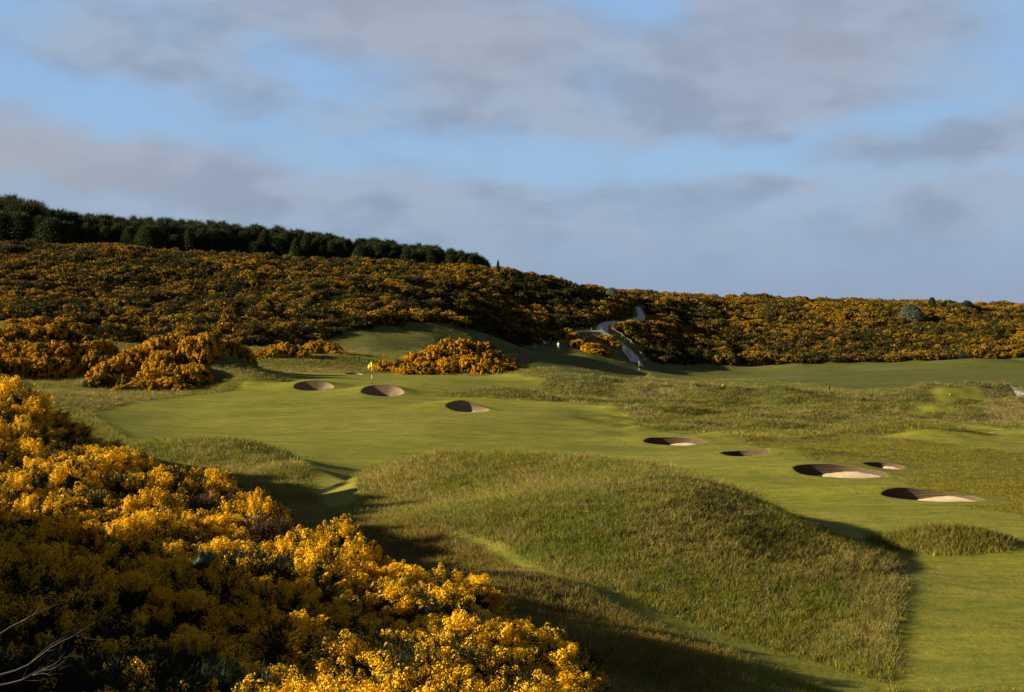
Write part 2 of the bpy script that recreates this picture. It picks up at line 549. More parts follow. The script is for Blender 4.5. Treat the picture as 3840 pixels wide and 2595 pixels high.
ZONES = dict(
    fairway=plan((85, 412), (130, 402), (180, 396), (240, 388), (256, 371), (300, 372), (360, 373), (430, 373), (510, 374), (545, 380), (540, 388), (480, 397),
                 (510, 399), (560, 402), (600, 405), (628, 412), (630, 418), (648, 428), (690, 431), (740, 440), (800, 455), (900, 480), (960, 506), (1024, 515), (1060, 560),
                 (1060, 692), (893, 692), (896, 640), (905, 580), (860, 545), (760, 495), (650, 462), (500, 450), (350, 475), (352, 500), (350, 520), (328, 512), (322, 478), (300, 465), (260, 452),
                 (190, 441), (120, 440)),
    upper=plan((868, 436), (900, 428), (960, 424), (1030, 428), (1060, 440), (1060, 456), (1000, 452), (960, 446), (915, 440)),
    distant=plan((520, 371), (600, 373), (640, 364), (700, 367), (800, 366.5), (900, 363), (1060, 359), (1060, 384), (960, 386), (900, 389), (850, 391), (800, 381), (700, 379), (600, 377), (560, 375)),
    teeing=np.array([pt(u, v, d)[:2] for u, v, d in ((470, 350, 262), (500, 347, 272), (540, 346, 282), (575, 347, 282), (605, 356, 272), (640, 366, 268), (540, 366, 250), (500, 362, 250), (460, 357, 245))]),
    greenbank=np.array([pt(u, v, d)[:2] for u, v, d in ((330, 341, 233), (395, 325, 251), (440, 322, 256), (500, 336, 264), (470, 352, 245), (440, 356, 230), (380, 353, 222))]),
)
TRACKS = [strip_poly(plan((452, 534), (468, 538), (495, 548), (560, 577), (640, 612), (720, 642), (800, 668), (868, 692)), [.2, .25, .5, .9, 1.5, 1.7, 2.0, 2.4]),
          strip_poly(plan((905, 411), (925, 417), (950, 424), (975, 430)), 1.3)]
TRACKS.append(strip_poly(pts_d([(328, 472, 83), (332, 482, 77), (337, 496, 71), (343, 512, 65)]), [3.0, 2.4, 2.0, 1.7]))
TEES = [strip_poly(np.array([pt(740, 386, 190)[:2], pt(838, 391, 186)[:2]]), 9.0), strip_poly(plan((918, 407), (955, 407)), 4.0), strip_poly(plan((935, 397), (985, 396)), 4.0)]
NEAR_ROUGH = plan((362, 490), (385, 515), (458, 531), (500, 545), (562, 573), (642, 608), (722, 638), (802, 664), (866, 688), (893, 700), (896, 640), (906, 580), (860, 552), (700, 505), (500, 470), (380, 475))
LUSH = [(470, 385, 12, 0), (400, 470, 30, 0)]


def zone_weights(x, y):
    wob = 0.5 * fbm(x / 3.0, y / 3.0, 31, 3) * np.clip(y / 90, .5, 1.6)
    o = {}
    m = mound(x, y)
    cover_m = sstep(.10, .22, m + .05 * fbm(x / 1.5, y / 1.5, 40, 2))
    for k, P in ZONES.items():
        s = np.clip(np.hypot(P[:, 0].mean(), P[:, 1].mean()) / 90, .4, 2.5) * .35
        o[k] = 1 - sstep(-s, s, poly_dist(x, y, P) + wob * .5)
    tr = 0
    for P in TRACKS:
        tr = np.maximum(tr, 1 - sstep(-.3, .35, poly_dist(x, y, P) + wob * .3))
    nr = 1 - sstep(-.3, .3, poly_dist(x, y, NEAR_ROUGH) + wob * .5)
    cover_m = np.maximum(cover_m, nr)
    te = 0
    for P in TEES:
        te = np.maximum(te, 1 - sstep(-.4, .4, poly_dist(x, y, P) + wob * .2))
    bk = 0
    for b in BUNKERS:
        dx, dy = x - b['c'][0], y - b['c'][1]
        w = (dx * b['lat'][0] + dy * b['lat'][1]) / (b['a'] + 1.6)
        l = (dx * b['ax'][0] + dy * b['ax'][1]) / (b['b'] + 1.6)
        bk = np.maximum(bk, 1 - sstep(.8, 1.1, np.hypot(w, l)))
    o['fairway'] = o['fairway'] * (1 - cover_m)
    tus = 0     # islands of long grass standing in the mown ground
    for (u, v, d, rx, ry, ro) in ((940, 547, 59, 3.1, 2.3, -8), (225, 460, 84, 5.6, 2.2, -26), (285, 474, 79, 2.6, 1.7, -28), (232, 374, 156, 6.5, 4.2, 0), (915, 441, 111, 6.5, 2.6, -8), (510, 392, 144, 7.5, 3.2, 0)):
        cx, cy, _ = pt(u, v, d)
        a = math.radians(ro); dx, dy = x - cx, y - cy
        p = (math.cos(a) * dx + math.sin(a) * dy) / rx; q = (-math.sin(a) * dx + math.cos(a) * dy) / ry
        tus = np.maximum(tus, 1 - sstep(.8, 1.05, np.hypot(p, q) + .12 * fbm(x / 1.2, y / 1.2, 44, 2)))
    o['tussock'] = tus
    mown = np.maximum.reduce([o['fairway'] * (1 - tus), o['upper'] * (1 - tus), tr * 1.0, te, bk])
    o['bank'] = bk * (1 - o['fairway'])
    o['mown'] = mown
    o['distantmown'] = np.maximum.reduce([o['distant'], o['teeing'], o['greenbank'] * .75])
    o['track'] = np.maximum(tr * 1.0, 0)
    o['mound'] = cover_m
    long_ = (1 - mown) * (1 - o['distantmown'])
    # semi-rough: the right-hand ground between the bunkers, mown but longer
    semi = sstep(690, 800, W2 + F * x / np.maximum(y, 1)) * (1 - sstep(104, 116, y + 4 * fbm(x / 6, y / 6, 50, 2))) * (1 - cover_m) * (1 - tus)
    o['semi'] = semi * (1 - mown)
    o['long'] = long_ * (1 - semi * .93)
    return o


def mixc(a, c, w):
    return a * (1 - w[:, None]) + np.asarray(c)[None] * w[:, None]


def ground_colour(x, y, z=None):
    o = zone_weights(x, y)
    n = len(x)
    n1, n2 = fbm(x / 14, y / 14, 60, 4), fbm(x / 3.2, y / 3.2, 66, 4)
    col = np.tile(np.array((.115, .120, .026)), (n, 1))
    col = mixc(col, (.215, .180, .075), sstep(-.1, .4, n1 + .35 * n2) * .8)          # dry seed heads
    col = mixc(col, (.070, .105, .018), sstep(.12, .5, fbm(x / 9, y / 9, 71, 4)) * .7)  # lush green
    u = W2 + F * x / np.maximum(y, 1)
    col = mixc(col, (.150, .100, .035), o['long'] * (1 - sstep(52, 66, y)) * (1 - o['mound']) * .55)   # reddish bents on the near bank
    col = mixc(col, (.158, .152, .032), o['semi'])
    fair = np.tile(np.array((.198, .202, .030)), (n, 1))
    fair = mixc(fair, (.255, .228, .050), sstep(-.1, .6, n1) * .5)
    fair = mixc(fair, (.140, .165, .022), sstep(.1, .6, fbm(x / 16, y / 5, 81, 3)) * .5)
    col = col * (1 - o['mown'][:, None]) + fair * o['mown'][:, None]
    col = mixc(col, (.165, .160, .030), o['bank'] * .8)
    dist = np.tile(np.array((.105, .118, .026)), (n, 1))
    dist = mixc(dist, (.150, .140, .050), sstep(.0, .5, fbm(x / 30, y / 9, 85, 3)) * .6)
    col = col * (1 - o['distantmown'][:, None]) + dist * o['distantmown'][:, None]
    # ground under the gorse, its shade put into a near-black colour
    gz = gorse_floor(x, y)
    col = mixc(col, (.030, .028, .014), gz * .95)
    return col, o


FORE_EDGE = [(-31, 78), (-25.4, 68.7), (-21.5, 63.5), (-16.0, 57.0), (-11.1, 52.0), (-7.3, 46.2), (-5.2, 42.2), (-1.7, 36.5), (1.9, 29.3), (4.3, 21.9), (4.6, 15), (2.6, 9), (2.0, 5)]
FORE = np.array(FORE_EDGE + [(-10, 4), (-19, 16), (-27, 34), (-36, 55), (-46, 78)])


HILL_LEFT = pts_d([(-110, 318, 208), (0, 324, 213), (60, 332, 216), (110, 342, 217), (160, 346, 217), (250, 347, 219), (300, 345, 225), (330, 339, 234), (370, 329, 247), (395, 323, 252),
                   (430, 321, 257), (455, 322, 259), (480, 330, 265), (500, 337, 268), (528, 339, 278), (560, 339, 288), (586, 333, 300), (604, 328, 306), (624, 324, 316), (630, 316, 326), (633, 308, 340),
                   (640, 303, 372), (560, 285, 366), (420, 275, 352), (350, 270, 345), (250, 256, 340), (0, 247, 330), (-110, 245, 328)])
HILL_RIGHT = pts_d([(652, 366, 289), (645, 350, 297), (632, 339, 304), (618, 334, 307), (628, 329, 312), (643, 326, 320), (652, 318, 328), (650, 310, 346), (644, 305, 358), (622, 303, 366), (615, 303, 420),
                    (700, 303, 425), (800, 308, 430), (1024, 316, 440), (1130, 320, 440), (1130, 359, 315), (1024, 358.5, 316), (960, 360, 312), (920, 362.5, 311), (860, 365, 307), (800, 366.5, 304), (700, 367.5, 301)])


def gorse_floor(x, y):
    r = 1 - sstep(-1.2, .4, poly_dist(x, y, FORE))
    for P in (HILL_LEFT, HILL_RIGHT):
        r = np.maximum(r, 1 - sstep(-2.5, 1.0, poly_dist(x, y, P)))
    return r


# ------------------------------------------------------------------ mesh and object helpers
def mesh_of(name, verts, faces_list, mat=None, smooth=False, slots=None):
    """faces_list: list of (n,k) int arrays; slots: material index per face array"""
    me = bpy.data.meshes.new(name)
    verts = np.ascontiguousarray(verts, np.float32)
    me.vertices.add(len(verts))
    me.vertices.foreach_set('co', verts.ravel())
    loops, starts, totals, mi = [], [], [], []
    p = 0
    for k, f in enumerate(faces_list):
        f = np.asarray(f, np.int32)
        if len(f) == 0:
            continue
        m, c = f.shape
        loops.append(f.ravel())
        starts.append(p + np.arange(m) * c)
        totals.append(np.full(m, c))
        mi.append(np.full(m, slots[k] if slots else 0))
        p += m * c
    L, S_, T_ = np.concatenate(loops), np.concatenate(starts), np.concatenate(totals)
    me.loops.add(len(L))
    me.loops.foreach_set('vertex_index', L.astype(np.int32))
    me.polygons.add(len(S_))
    me.polygons.foreach_set('loop_start', S_.astype(np.int32))
    me.polygons.foreach_set('loop_total', T_.astype(np.int32))
    me.polygons.foreach_set('material_index', np.concatenate(mi).astype(np.int32))
    if smooth:
        me.polygons.foreach_set('use_smooth', np.ones(len(S_), bool))
    me.update(calc_edges=True)
    for m in (mat if isinstance(mat, (list, tuple)) else [mat]):
        if m:
            me.materials.append(m)
    return me


def obj(name, me, parent=None, loc=None):
    o = bpy.data.objects.new(name, me)
    C.objects.link(o)
    if parent:
        o.parent = parent
    if loc is not None:
        o.location = loc
    return o


def tag(o, label=None, cat=None, group=None, kind=None):
    if label: o['label'] = label
    if cat: o['category'] = cat
    if group: o['group'] = group
    if kind: o['kind'] = kind
    return o


def empty(name, loc, rz=0.0, scale=1.0):
    o = bpy.data.objects.new(name, None)
    C.objects.link(o)
    o.location = loc
    o.rotation_euler = (0, 0, rz)
    o.scale = (scale,) * 3 if not hasattr(scale, '__len__') else scale
    o.empty_display_size = .3
    return o


def colour_attr(me, name, col):
    a = me.attributes.new(name, 'FLOAT_COLOR', 'POINT')
    c = np.ones((len(col), 4), np.float32)
    c[:, :3] = col
    a.data.foreach_set('color', c.ravel())


class Bag:
    """collects tubes, boxes and lathes for one mesh"""
    def __init__(self):
        self.v, self.q, self.t, self.n = [], [], [], 0

    def add(self, v, q=(), t=()):
        v = np.asarray(v, float)
        self.v.append(v)
        if len(q): self.q.append(np.asarray(q) + self.n)
        if len(t): self.t.append(np.asarray(t) + self.n)
        self.n += len(v)

    def tube(self, pts, rad, k=8, caps=True):
        pts = np.asarray(pts, float)
        rad = np.broadcast_to(np.asarray(rad, float), (len(pts),))
        tg = np.gradient(pts, axis=0)
        tg /= np.linalg.norm(tg, axis=1)[:, None] + 1e-12
        ref = np.array((0, 0, 1.0)) if abs(tg[0, 2]) < .9 else np.array((1.0, 0, 0))
        a = np.linspace(0, 2 * math.pi, k, endpoint=False)
        V = []
        for p, t, r in zip(pts, tg, rad):
            s = np.cross(t, ref); s /= np.linalg.norm(s) + 1e-12
            u = np.cross(s, t)
            V.append(p + r * (np.cos(a)[:, None] * s + np.sin(a)[:, None] * u))
        V = np.concatenate(V)
        q = []
        for i in range(len(pts) - 1):
            for j in range(k):
                q.append((i * k + j, i * k + (j + 1) % k, (i + 1) * k + (j + 1) % k, (i + 1) * k + j))
        t = []
        if caps:
            n = len(V)
            V = np.r_[V, pts[:1], pts[-1:]]
            e = (len(pts) - 1) * k
            for j in range(k):
                t.append((n, (j + 1) % k, j)); t.append((n + 1, e + j, e + (j + 1) % k))
        self.add(V, q, t)

    def box(self, c, s, rz=0.0):
        c = np.array(c, float); s = np.array(s, float) / 2
        b = np.array([(-1, -1, -1), (1, -1, -1), (1, 1, -1), (-1, 1, -1), (-1, -1, 1), (1, -1, 1), (1, 1, 1), (-1, 1, 1)], float) * s
        co, si = math.cos(rz), math.sin(rz)
        b = np.c_[b[:, 0] * co - b[:, 1] * si, b[:, 0] * si + b[:, 1] * co, b[:, 2]]
        self.add(b + c, [(0, 3, 2, 1), (4, 5, 6, 7), (0, 1, 5, 4), (1, 2, 6, 5), (2, 3, 7, 6), (3, 0, 4, 7)])

    def mesh(self, name, mat, smooth=False):
        f = []
        if self.q: f.append(np.concatenate([np.asarray(x) for x in self.q]))
        if self.t: f.append(np.concatenate([np.asarray(x) for x in self.t]))
        return mesh_of(name, np.concatenate(self.v), f, mat, smooth)


# ------------------------------------------------------------------ materials
def new_mat(name):
    m = bpy.data.materials.new(name)
    m.use_nodes = True
    N = Nodes(m.node_tree)
    out = N.n('ShaderNodeOutputMaterial')
    return m, N, out


def principled(N, out, col, rough=.8, spec=.15, normal=None):
    b = N.n('ShaderNodeBsdfPrincipled')
    N.put(b.inputs['Base Color'], col if hasattr(col, 'is_output') else tuple(col) + (1.0,))
    N.put(b.inputs['Roughness'], rough)
    b.inputs['Specular IOR Level'].default_value = spec
    if normal is not None:
        N.put(b.inputs['Normal'], normal)
    N.t.links.new(b.outputs[0], out.inputs[0])
    return b


def simple_mat(name, col, rough=.7, spec=.3, var=.12, scale=30):
    m, N, out = new_mat(name)
    p = N.n('ShaderNodeTexCoord').outputs['Object']
    nz = N.noise(p, scale, 3)
    c = N.mix(nz, tuple(x * (1 - var) for x in col), tuple(min(1, x * (1 + var)) for x in col))
    principled(N, out, c, rough, spec)
    return m


def bump(N, h, strength, dist):
    b = N.n('ShaderNodeBump')
    b.inputs['Strength'].default_value = strength
    b.inputs['Distance'].default_value = dist
    N.put(b.inputs['Height'], h)
    return b.outputs[0]


def ground_mat():
    m, N, out = new_mat('turf')
    at = N.n('ShaderNodeAttribute', attribute_name='tone').outputs['Color']
    ln = N.n('ShaderNodeAttribute', attribute_name='shag').outputs['Color']
    p = N.n('ShaderNodeNewGeometry').outputs['Position']
    fine = N.noise(N.mapping(p, scale=(1, 1, .3)), 9.0, 5, .7)
    mid = N.noise(N.mapping(p, scale=(.6, 1.3, 1)), 1.3, 5, .6)
    streak = N.noise(N.mapping(p, rot=(0, 0, math.radians(-14)), scale=(.09, .36, .2)), 1.0, 5, .6)
    c = N.mix(N.ramp(fine, .25, .75), (0.80, 0.80, 0.80), (1.22, 1.20, 1.2))
    c2 = N.mix(N.ramp(mid, .3, .7), (0.80, 0.85, .9), (1.20, 1.14, 1.12))
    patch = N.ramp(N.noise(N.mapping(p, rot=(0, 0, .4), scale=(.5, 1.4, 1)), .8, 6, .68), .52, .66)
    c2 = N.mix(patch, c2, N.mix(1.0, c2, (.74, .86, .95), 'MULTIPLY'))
    c3 = N.mix(N.ramp(streak, .35, .68), (0.86, 0.90, .9), (1.14, 1.10, 1.18))
    col = N.mix(1.0, at, c, 'MULTIPLY')
    col = N.mix(1.0, col, c2, 'MULTIPLY')
    col = N.mix(1.0, col, c3, 'MULTIPLY')
    h = N.math('ADD', N.math('MULTIPLY', fine, .5), N.noise(p, 3.0, 4, .6))
    st = N.math('MULTIPLY_ADD', ln, .75, .22)
    b = N.n('ShaderNodeBump')
    N.put(b.inputs['Strength'], st)
    b.inputs['Distance'].default_value = .22
    N.put(b.inputs['Height'], h)
    principled(N, out, col, .9, .05, b.outputs[0])
    return m


def leafy_mat(name, cols, trans=.3, inst=None, rough=.6, spec=.1):
    """foliage: colour varies from leaf to leaf and from plant to plant, some light passes through"""
    m, N, out = new_mat(name)
    g = N.n('ShaderNodeNewGeometry').outputs['Random Per Island']
    oi = N.n('ShaderNodeObjectInfo').outputs['Random']
    c = N.mix(g, cols[0], cols[1])
    c = N.mix(N.math('MULTIPLY', oi, .55), c, cols[2])
    if inst:
        ia = N.n('ShaderNodeAttribute', attribute_name=inst, attribute_type='INSTANCER').outputs['Color']
        c = N.mix(1.0, c, ia, 'MULTIPLY')
    b = N.n('ShaderNodeBsdfPrincipled')
    N.put(b.inputs['Base Color'], c)
    b.inputs['Roughness'].default_value = rough
    b.inputs['Specular IOR Level'].default_value = spec
    t = N.n('ShaderNodeBsdfTranslucent')
    N.put(t.inputs[0], c)
    mx = N.n('ShaderNodeMixShader')
    mx.inputs[0].default_value = trans
    N.t.links.new(b.outputs[0], mx.inputs[1]); N.t.links.new(t.outputs[0], mx.inputs[2])
    N.t.links.new(mx.outputs[0], out.inputs[0])
    return m


def grass_mat():
    m, N, out = new_mat('long_grass')
    ia = N.n('ShaderNodeAttribute', attribute_name='tint', attribute_type='INSTANCER').outputs['Color']
    g = N.n('ShaderNodeNewGeometry').outputs['Random Per Island']
    v = N.mix(g, (.72, .74, .7), (1.3, 1.25, 1.2))
    c = N.mix(1.0, ia, v, 'MULTIPLY')
    d = N.n('ShaderNodeBsdfDiffuse'); N.put(d.inputs[0], c)
    t = N.n('ShaderNodeBsdfTranslucent'); N.put(t.inputs[0], c)
    mx = N.n('ShaderNodeMixShader'); mx.inputs[0].default_value = .4
    N.t.links.new(d.outputs[0], mx.inputs[1]); N.t.links.new(t.outputs[0], mx.inputs[2])
    N.t.links.new(mx.outputs[0], out.inputs[0])
    return m


def sand_mat():
    m, N, out = new_mat('sand')
    p = N.n('ShaderNodeNewGeometry').outputs['Position']
    n1, n2 = N.noise(p, 3.0, 5, .6), N.noise(p, 14.0, 4, .6)
    c = N.mix(n1, (.50, .39, .265), (.66, .53, .38))
    rake = N.n('ShaderNodeTexWave', wave_type='BANDS', bands_direction='Y')
    N.put(rake.inputs['Vector'], p)
    rake.inputs['Scale'].default_value = 2.6; rake.inputs['Distortion'].default_value = 3.0
    h = N.math('ADD', N.math('MULTIPLY', n2, .6), N.math('MULTIPLY', rake.outputs['Fac'], .25))
    principled(N, out, c, .95, .05, bump(N, h, .7, .08))
    return m


def sod_mat(name, dark, light):
    m, N, out = new_mat(name)
    p = N.n('ShaderNodeNewGeometry').outputs['Position']
    wob = N.noise(N.mapping(p, scale=(1, 1, 2)), 1.6, 4, .6)
    sep = N.n('ShaderNodeSeparateXYZ'); N.put(sep.inputs[0], p)
    zz = N.math('MULTIPLY_ADD', wob, .10, sep.outputs[2])
    layer = N.math('FRACT', N.math('MULTIPLY', zz, 12.5))
    joint = N.ramp(layer, .0, .45)
    n2 = N.noise(N.mapping(p, scale=(1, 1, 3)), 6.0, 4, .7)
    c = N.mix(n2, dark, light)
    c = N.mix(joint, tuple(x * .6 for x in dark), c)
    h = N.math('ADD', joint, N.math('MULTIPLY', n2, .7))
    principled(N, out, c, .95, .03, bump(N, h, 1.0, .06))
    return m


def path_mat():
    m, N, out = new_mat('gravel')
    p = N.n('ShaderNodeNewGeometry').outputs['Position']
    c = N.mix(N.noise(p, 1.2, 6, .65), (.48, .46, .43), (.64, .62, .59))
    c = N.mix(N.ramp(N.noise(p, 9, 4, .7), .45, .7), c, (.34, .33, .32))
    principled(N, out, c, .95, .05, bump(N, N.noise(p, 12, 4), .5, .04))
    return m


M = dict(
    turf=ground_mat(), grass=grass_mat(), sand=sand_mat(), gravel=path_mat(),
    sod=sod_mat('stacked_sod', (.24, .165, .12), (.42, .30, .22)), sod_near=sod_mat('stacked_sod_dark', (.09, .064, .044), (.19, .138, .098)),  # pale tan sod for far bunkers, darker brown for near ones
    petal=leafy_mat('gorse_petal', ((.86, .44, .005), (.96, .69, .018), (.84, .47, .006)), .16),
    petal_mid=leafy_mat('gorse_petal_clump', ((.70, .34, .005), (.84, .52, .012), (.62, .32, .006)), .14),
    petal_far=leafy_mat('gorse_petal_hill', ((.39, .195, .005), (.50, .29, .009), (.30, .17, .008)), .10, 'tint'),  # hill petals darkened, cloud shadow and haze put into the colour
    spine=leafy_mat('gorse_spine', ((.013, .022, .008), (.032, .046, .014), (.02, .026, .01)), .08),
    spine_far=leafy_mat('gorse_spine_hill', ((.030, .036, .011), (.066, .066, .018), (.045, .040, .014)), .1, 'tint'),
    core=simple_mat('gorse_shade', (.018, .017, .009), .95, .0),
    dead=leafy_mat('dead_gorse', ((.075, .045, .028), (.12, .075, .045), (.06, .04, .03)), .1),
    needle=leafy_mat('pine_needle', ((.036, .050, .019), (.066, .082, .030), (.032, .048, .022)), .25),
    greyleaf=leafy_mat('grey_leaf', ((.12, .16, .10), (.20, .24, .16), (.14, .18, .12)), .2),
    bark=simple_mat('bark', (.06, .045, .035), .95, .05, .3),
    twig=simple_mat('bare_twig', (.05, .042, .038), .8, .2, .35, 12),
    white=simple_mat('white_cloth', (.72, .72, .74), .85, .1), black=simple_mat('black_cloth', (.012, .012, .014), .85, .1),
    navy=simple_mat('navy_cloth', (.035, .045, .06), .85, .1), skin=simple_mat('skin', (.45, .26, .18), .6, .3), hair=simple_mat('hair', (.03, .02, .015), .7, .2),
    shoe=simple_mat('shoe_leather', (.7, .7, .7), .6, .3), tan=simple_mat('tan_shoe', (.45, .36, .12), .6, .3),
    polewhite=simple_mat('flag_pole_white', (.75, .74, .70), .5, .4, .05), poleblack=simple_mat('flag_pole_dark', (.03, .035, .03), .5, .4, .05),
    yellow=leafy_mat('yellow_flag_cloth', ((.90, .74, .03), (.92, .78, .04), (.9, .74, .03)), .45), red=leafy_mat('red_flag_cloth', ((.85, .06, .04), (.88, .07, .05), (.85, .06, .04)), .45),
    wood=simple_mat('weathered_wood', (.20, .165, .125), .9, .1, .3, 14), rope=simple_mat('rope', (.30, .28, .24), .9, .1, .2), metal=simple_mat('grey_metal', (.30, .31, .33), .4, .5, .1),
    redwood=simple_mat('red_brown_wood', (.15, .045, .025), .8, .2, .2), rubber=simple_mat('black_rubber', (.015, .015, .015), .8, .2), bagred=simple_mat('red_bag_cloth', (.30, .03, .03), .7, .2),
    bagwhite=simple_mat('white_bag_cloth', (.62, .62, .64), .6, .3), marker=simple_mat('yellow_marker', (.85, .72, .05), .5, .3, .05),
    sack=simple_mat('green_sheet', (.040, .070, .024), .5, .3, .5, 12), flowerhead=simple_mat('cow_parsley_flower', (.34, .35, .22), .8, .1),
)


# ------------------------------------------------------------------ ground
def build_ground():
    ys = [-40.0, -20, -8, 0, 4, 8, 12, 16]
    y = 20.0
    while y < 5000:
        ys.append(y)
        y += max(.20, (.0042 if y < 420 else .02) * y)
    ys = np.array(ys)
    s = np.linspace(-1, 1, 661)
    xs = np.sign(s) * (.62 * np.abs(s) + .68 * np.abs(s) ** 5)
    X = xs[None] * (ys[:, None] + 50)
    Y = np.broadcast_to(ys[:, None], X.shape)
    nx, ny = X.shape[1], X.shape[0]
    x, y = X.ravel(), Y.ravel()
    z = land_height(x, y)
    hide = np.zeros(len(x), bool)
    for b in BUNKERS:
        near = (np.abs(x - b['c'][0]) < b['a'] + 3) & (np.abs(y - b['c'][1]) < b['b'] + 4)
        idx = np.nonzero(near)[0]
        P = bunker_outline(b, 72, 1.0)
        hide[idx] |= poly_dist(x[idx], y[idx], P) < .06
    i = np.arange(ny - 1)[:, None] * nx + np.arange(nx - 1)[None]
    f = np.stack([i, i + 1, i + 1 + nx, i + nx], -1).reshape(-1, 4)
    f = f[~hide[f].any(1)]
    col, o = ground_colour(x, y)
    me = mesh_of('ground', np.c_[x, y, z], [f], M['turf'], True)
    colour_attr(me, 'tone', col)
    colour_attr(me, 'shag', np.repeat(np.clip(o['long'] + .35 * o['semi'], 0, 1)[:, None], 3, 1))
    g = obj('ground', me)
    tag(g, kind='structure')
    return g


build_ground()


def build_bunker(b):
    n = 96
    rim = bunker_outline(b, n)
    cell = max(.5, .0045 * b['yf'] * 2.2)
    root = empty('sand_bunker', (float(b['c'][0]), float(b['c'][1]), b['zf']))
    root['label'], root['category'], root['group'] = b['label'], 'bunker', 'bunkers of the golf course'
    org = np.array((b['c'][0], b['c'][1], b['zf']))
    rz = land_height(rim[:, 0], rim[:, 1])
    ctr = b['c']
    out_dir = rim - ctr
    L = np.linalg.norm(out_dir, axis=1)[:, None]
    od = out_dir / L

    def ring(off):
        return rim + od * off
    # turf collar: joins the ground sheet to the lip and turns over it
    offs = [cell * 1.5, cell, cell * .6, .3, .12, 0.0]
    V, col = [], []
    for k, of in enumerate(offs):
        p = ring(of)
        z = land_height(p[:, 0], p[:, 1]) + (.012 if k else -.03)
        V.append(np.c_[p, z])
    p = ring(-.05)
    V.append(np.c_[p, rz - .008])
    VV = np.concatenate(V)
    f = []
    for k in range(len(V) - 1):
        i = np.arange(n)
        f.append(np.c_[k * n + i, k * n + (i + 1) % n, (k + 1) * n + (i + 1) % n, (k + 1) * n + i][:, ::-1])
    me = mesh_of('turf_lip', VV - org, [np.concatenate(f)], M['turf'], True)
    c, o = ground_colour(VV[:, 0], VV[:, 1])
    colour_attr(me, 'tone', c)
    colour_attr(me, 'shag', np.zeros((len(VV), 3)))
    obj('turf_lip', me, root)

    # floor
    def floor_z(p):
        d = p - ctr
        w = (d @ b['lat']) / b['a']
        l = (d @ b['ax']) / b['b']
        drop = b['dl'] + (b['dr'] - b['dl']) * sstep(-.75, .55, w)
        base = b['zf'] - drop
        return base + .22 * sstep(.1, 1.0, l) + .05 * fbm(p[:, 0] * 1.3, p[:, 1] * 1.3, 90, 3)
    inn = ring(-.03)
    foot_in = (.10 if b['yf'] < 115 else .5) + (.14 if b['yf'] < 115 else .8) * sstep(.0, 1.0, np.sin(np.linspace(0, 2 * math.pi, n, endpoint=False)))[:, None]
    foot = rim - od * np.minimum(foot_in + .06, L * .55)
    fz = np.minimum(floor_z(foot), rz - .14)
    # wall of stacked turf
    rows = 10
    WV = []
    for k in range(rows + 1):
        t = k / rows
        q = inn * (1 - t) + foot * t
        jag = .03 * (1 if k % 2 else 0) * np.ones((n, 1))
        q = q + od * jag * (k > 1)
        WV.append(np.c_[q, (rz - .012) * (1 - t) + (fz - .05) * t])
    WV = np.concatenate(WV)
    f = []
    for k in range(rows):
        i = np.arange(n)
        f.append(np.c_[k * n + i, k * n + (i + 1) % n, (k + 1) * n + (i + 1) % n, (k + 1) * n + i])
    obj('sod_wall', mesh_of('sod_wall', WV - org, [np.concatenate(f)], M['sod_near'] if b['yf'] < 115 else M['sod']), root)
    rings = 12
    FV = []
    for k in range(rings):
        t = k / rings
        q = foot * (1 - t) + ctr * t
        z = floor_z(q)
        z = np.minimum(z, fz) if k == 0 else np.minimum(z, fz * (1 - t) ** 2 + 99 * (1 - (1 - t) ** 2))
        FV.append(np.c_[q, z])
    FV = np.concatenate(FV + [np.c_[ctr[None], floor_z(ctr[None])]])
    f = []
    for k in range(rings - 1):
        i = np.arange(n)
        f.append(np.c_[k * n + i, k * n + (i + 1) % n, (k + 1) * n + (i + 1) % n, (k + 1) * n + i])
    i = np.arange(n)
    t = np.c_[(rings - 1) * n + i, (rings - 1) * n + (i + 1) % n, np.full(n, rings * n)]
    obj('sand_floor', mesh_of('sand_floor', FV - org, [np.concatenate(f), t], M['sand'], True), root)


for b in BUNKERS:
    build_bunker(b)


# ------------------------------------------------------------------ plant builders
def unit(v):
    return v / (np.linalg.norm(v, axis=-1, keepdims=True) + 1e-9)


def frames(nrm, r):
    a = unit(np.cross(nrm, unit(r.normal(size=nrm.shape))))
    return a, np.cross(nrm, a)


def petals(c, nrm, size, r, aspect=1.25):
    a, b2 = frames(unit(nrm), r)
    s = size[:, None]
    v = np.stack([c - a * s * .5, c + b2 * s * .45 * aspect + nrm * s * .1, c + a * s * .5, c - b2 * s * .45 * aspect], 1)
    return v.reshape(-1, 3), np.arange(len(c) * 4).reshape(-1, 4)


def blades(c, axis, ln, wd, r):
    a, _ = frames(axis, r)
    v = np.stack([c - a * wd[:, None] * .5, c + a * wd[:, None] * .5, c + axis * ln[:, None]], 1)
    return v.reshape(-1, 3), np.arange(len(c) * 3).reshape(-1, 3)


def dome_fn(r, R, H, lobes=9, amp=.38):
    ld = unit(np.c_[r.normal(size=(lobes, 2)), np.abs(r.normal(size=lobes)) * .9 + .05])
    la = r.uniform(.5, 1, lobes) * amp
    kk = r.uniform(4, 10, lobes)

    def fn(d):
        e = np.max(la[None] * np.exp(kk[None] * (d @ ld.T - 1)), axis=1)
        s = (1 - amp * .8) + e
        return d * s[:, None] * np.array((R, R, H)) * 1.02
    return fn


def hemi(n, r, zmin=-.12):
    z = r.uniform(zmin, 1, n)
    a = r.uniform(0, 2 * math.pi, n)
    q = np.sqrt(np.maximum(1 - z * z, 0))
    return np.c_[q * np.cos(a), q * np.sin(a), z]


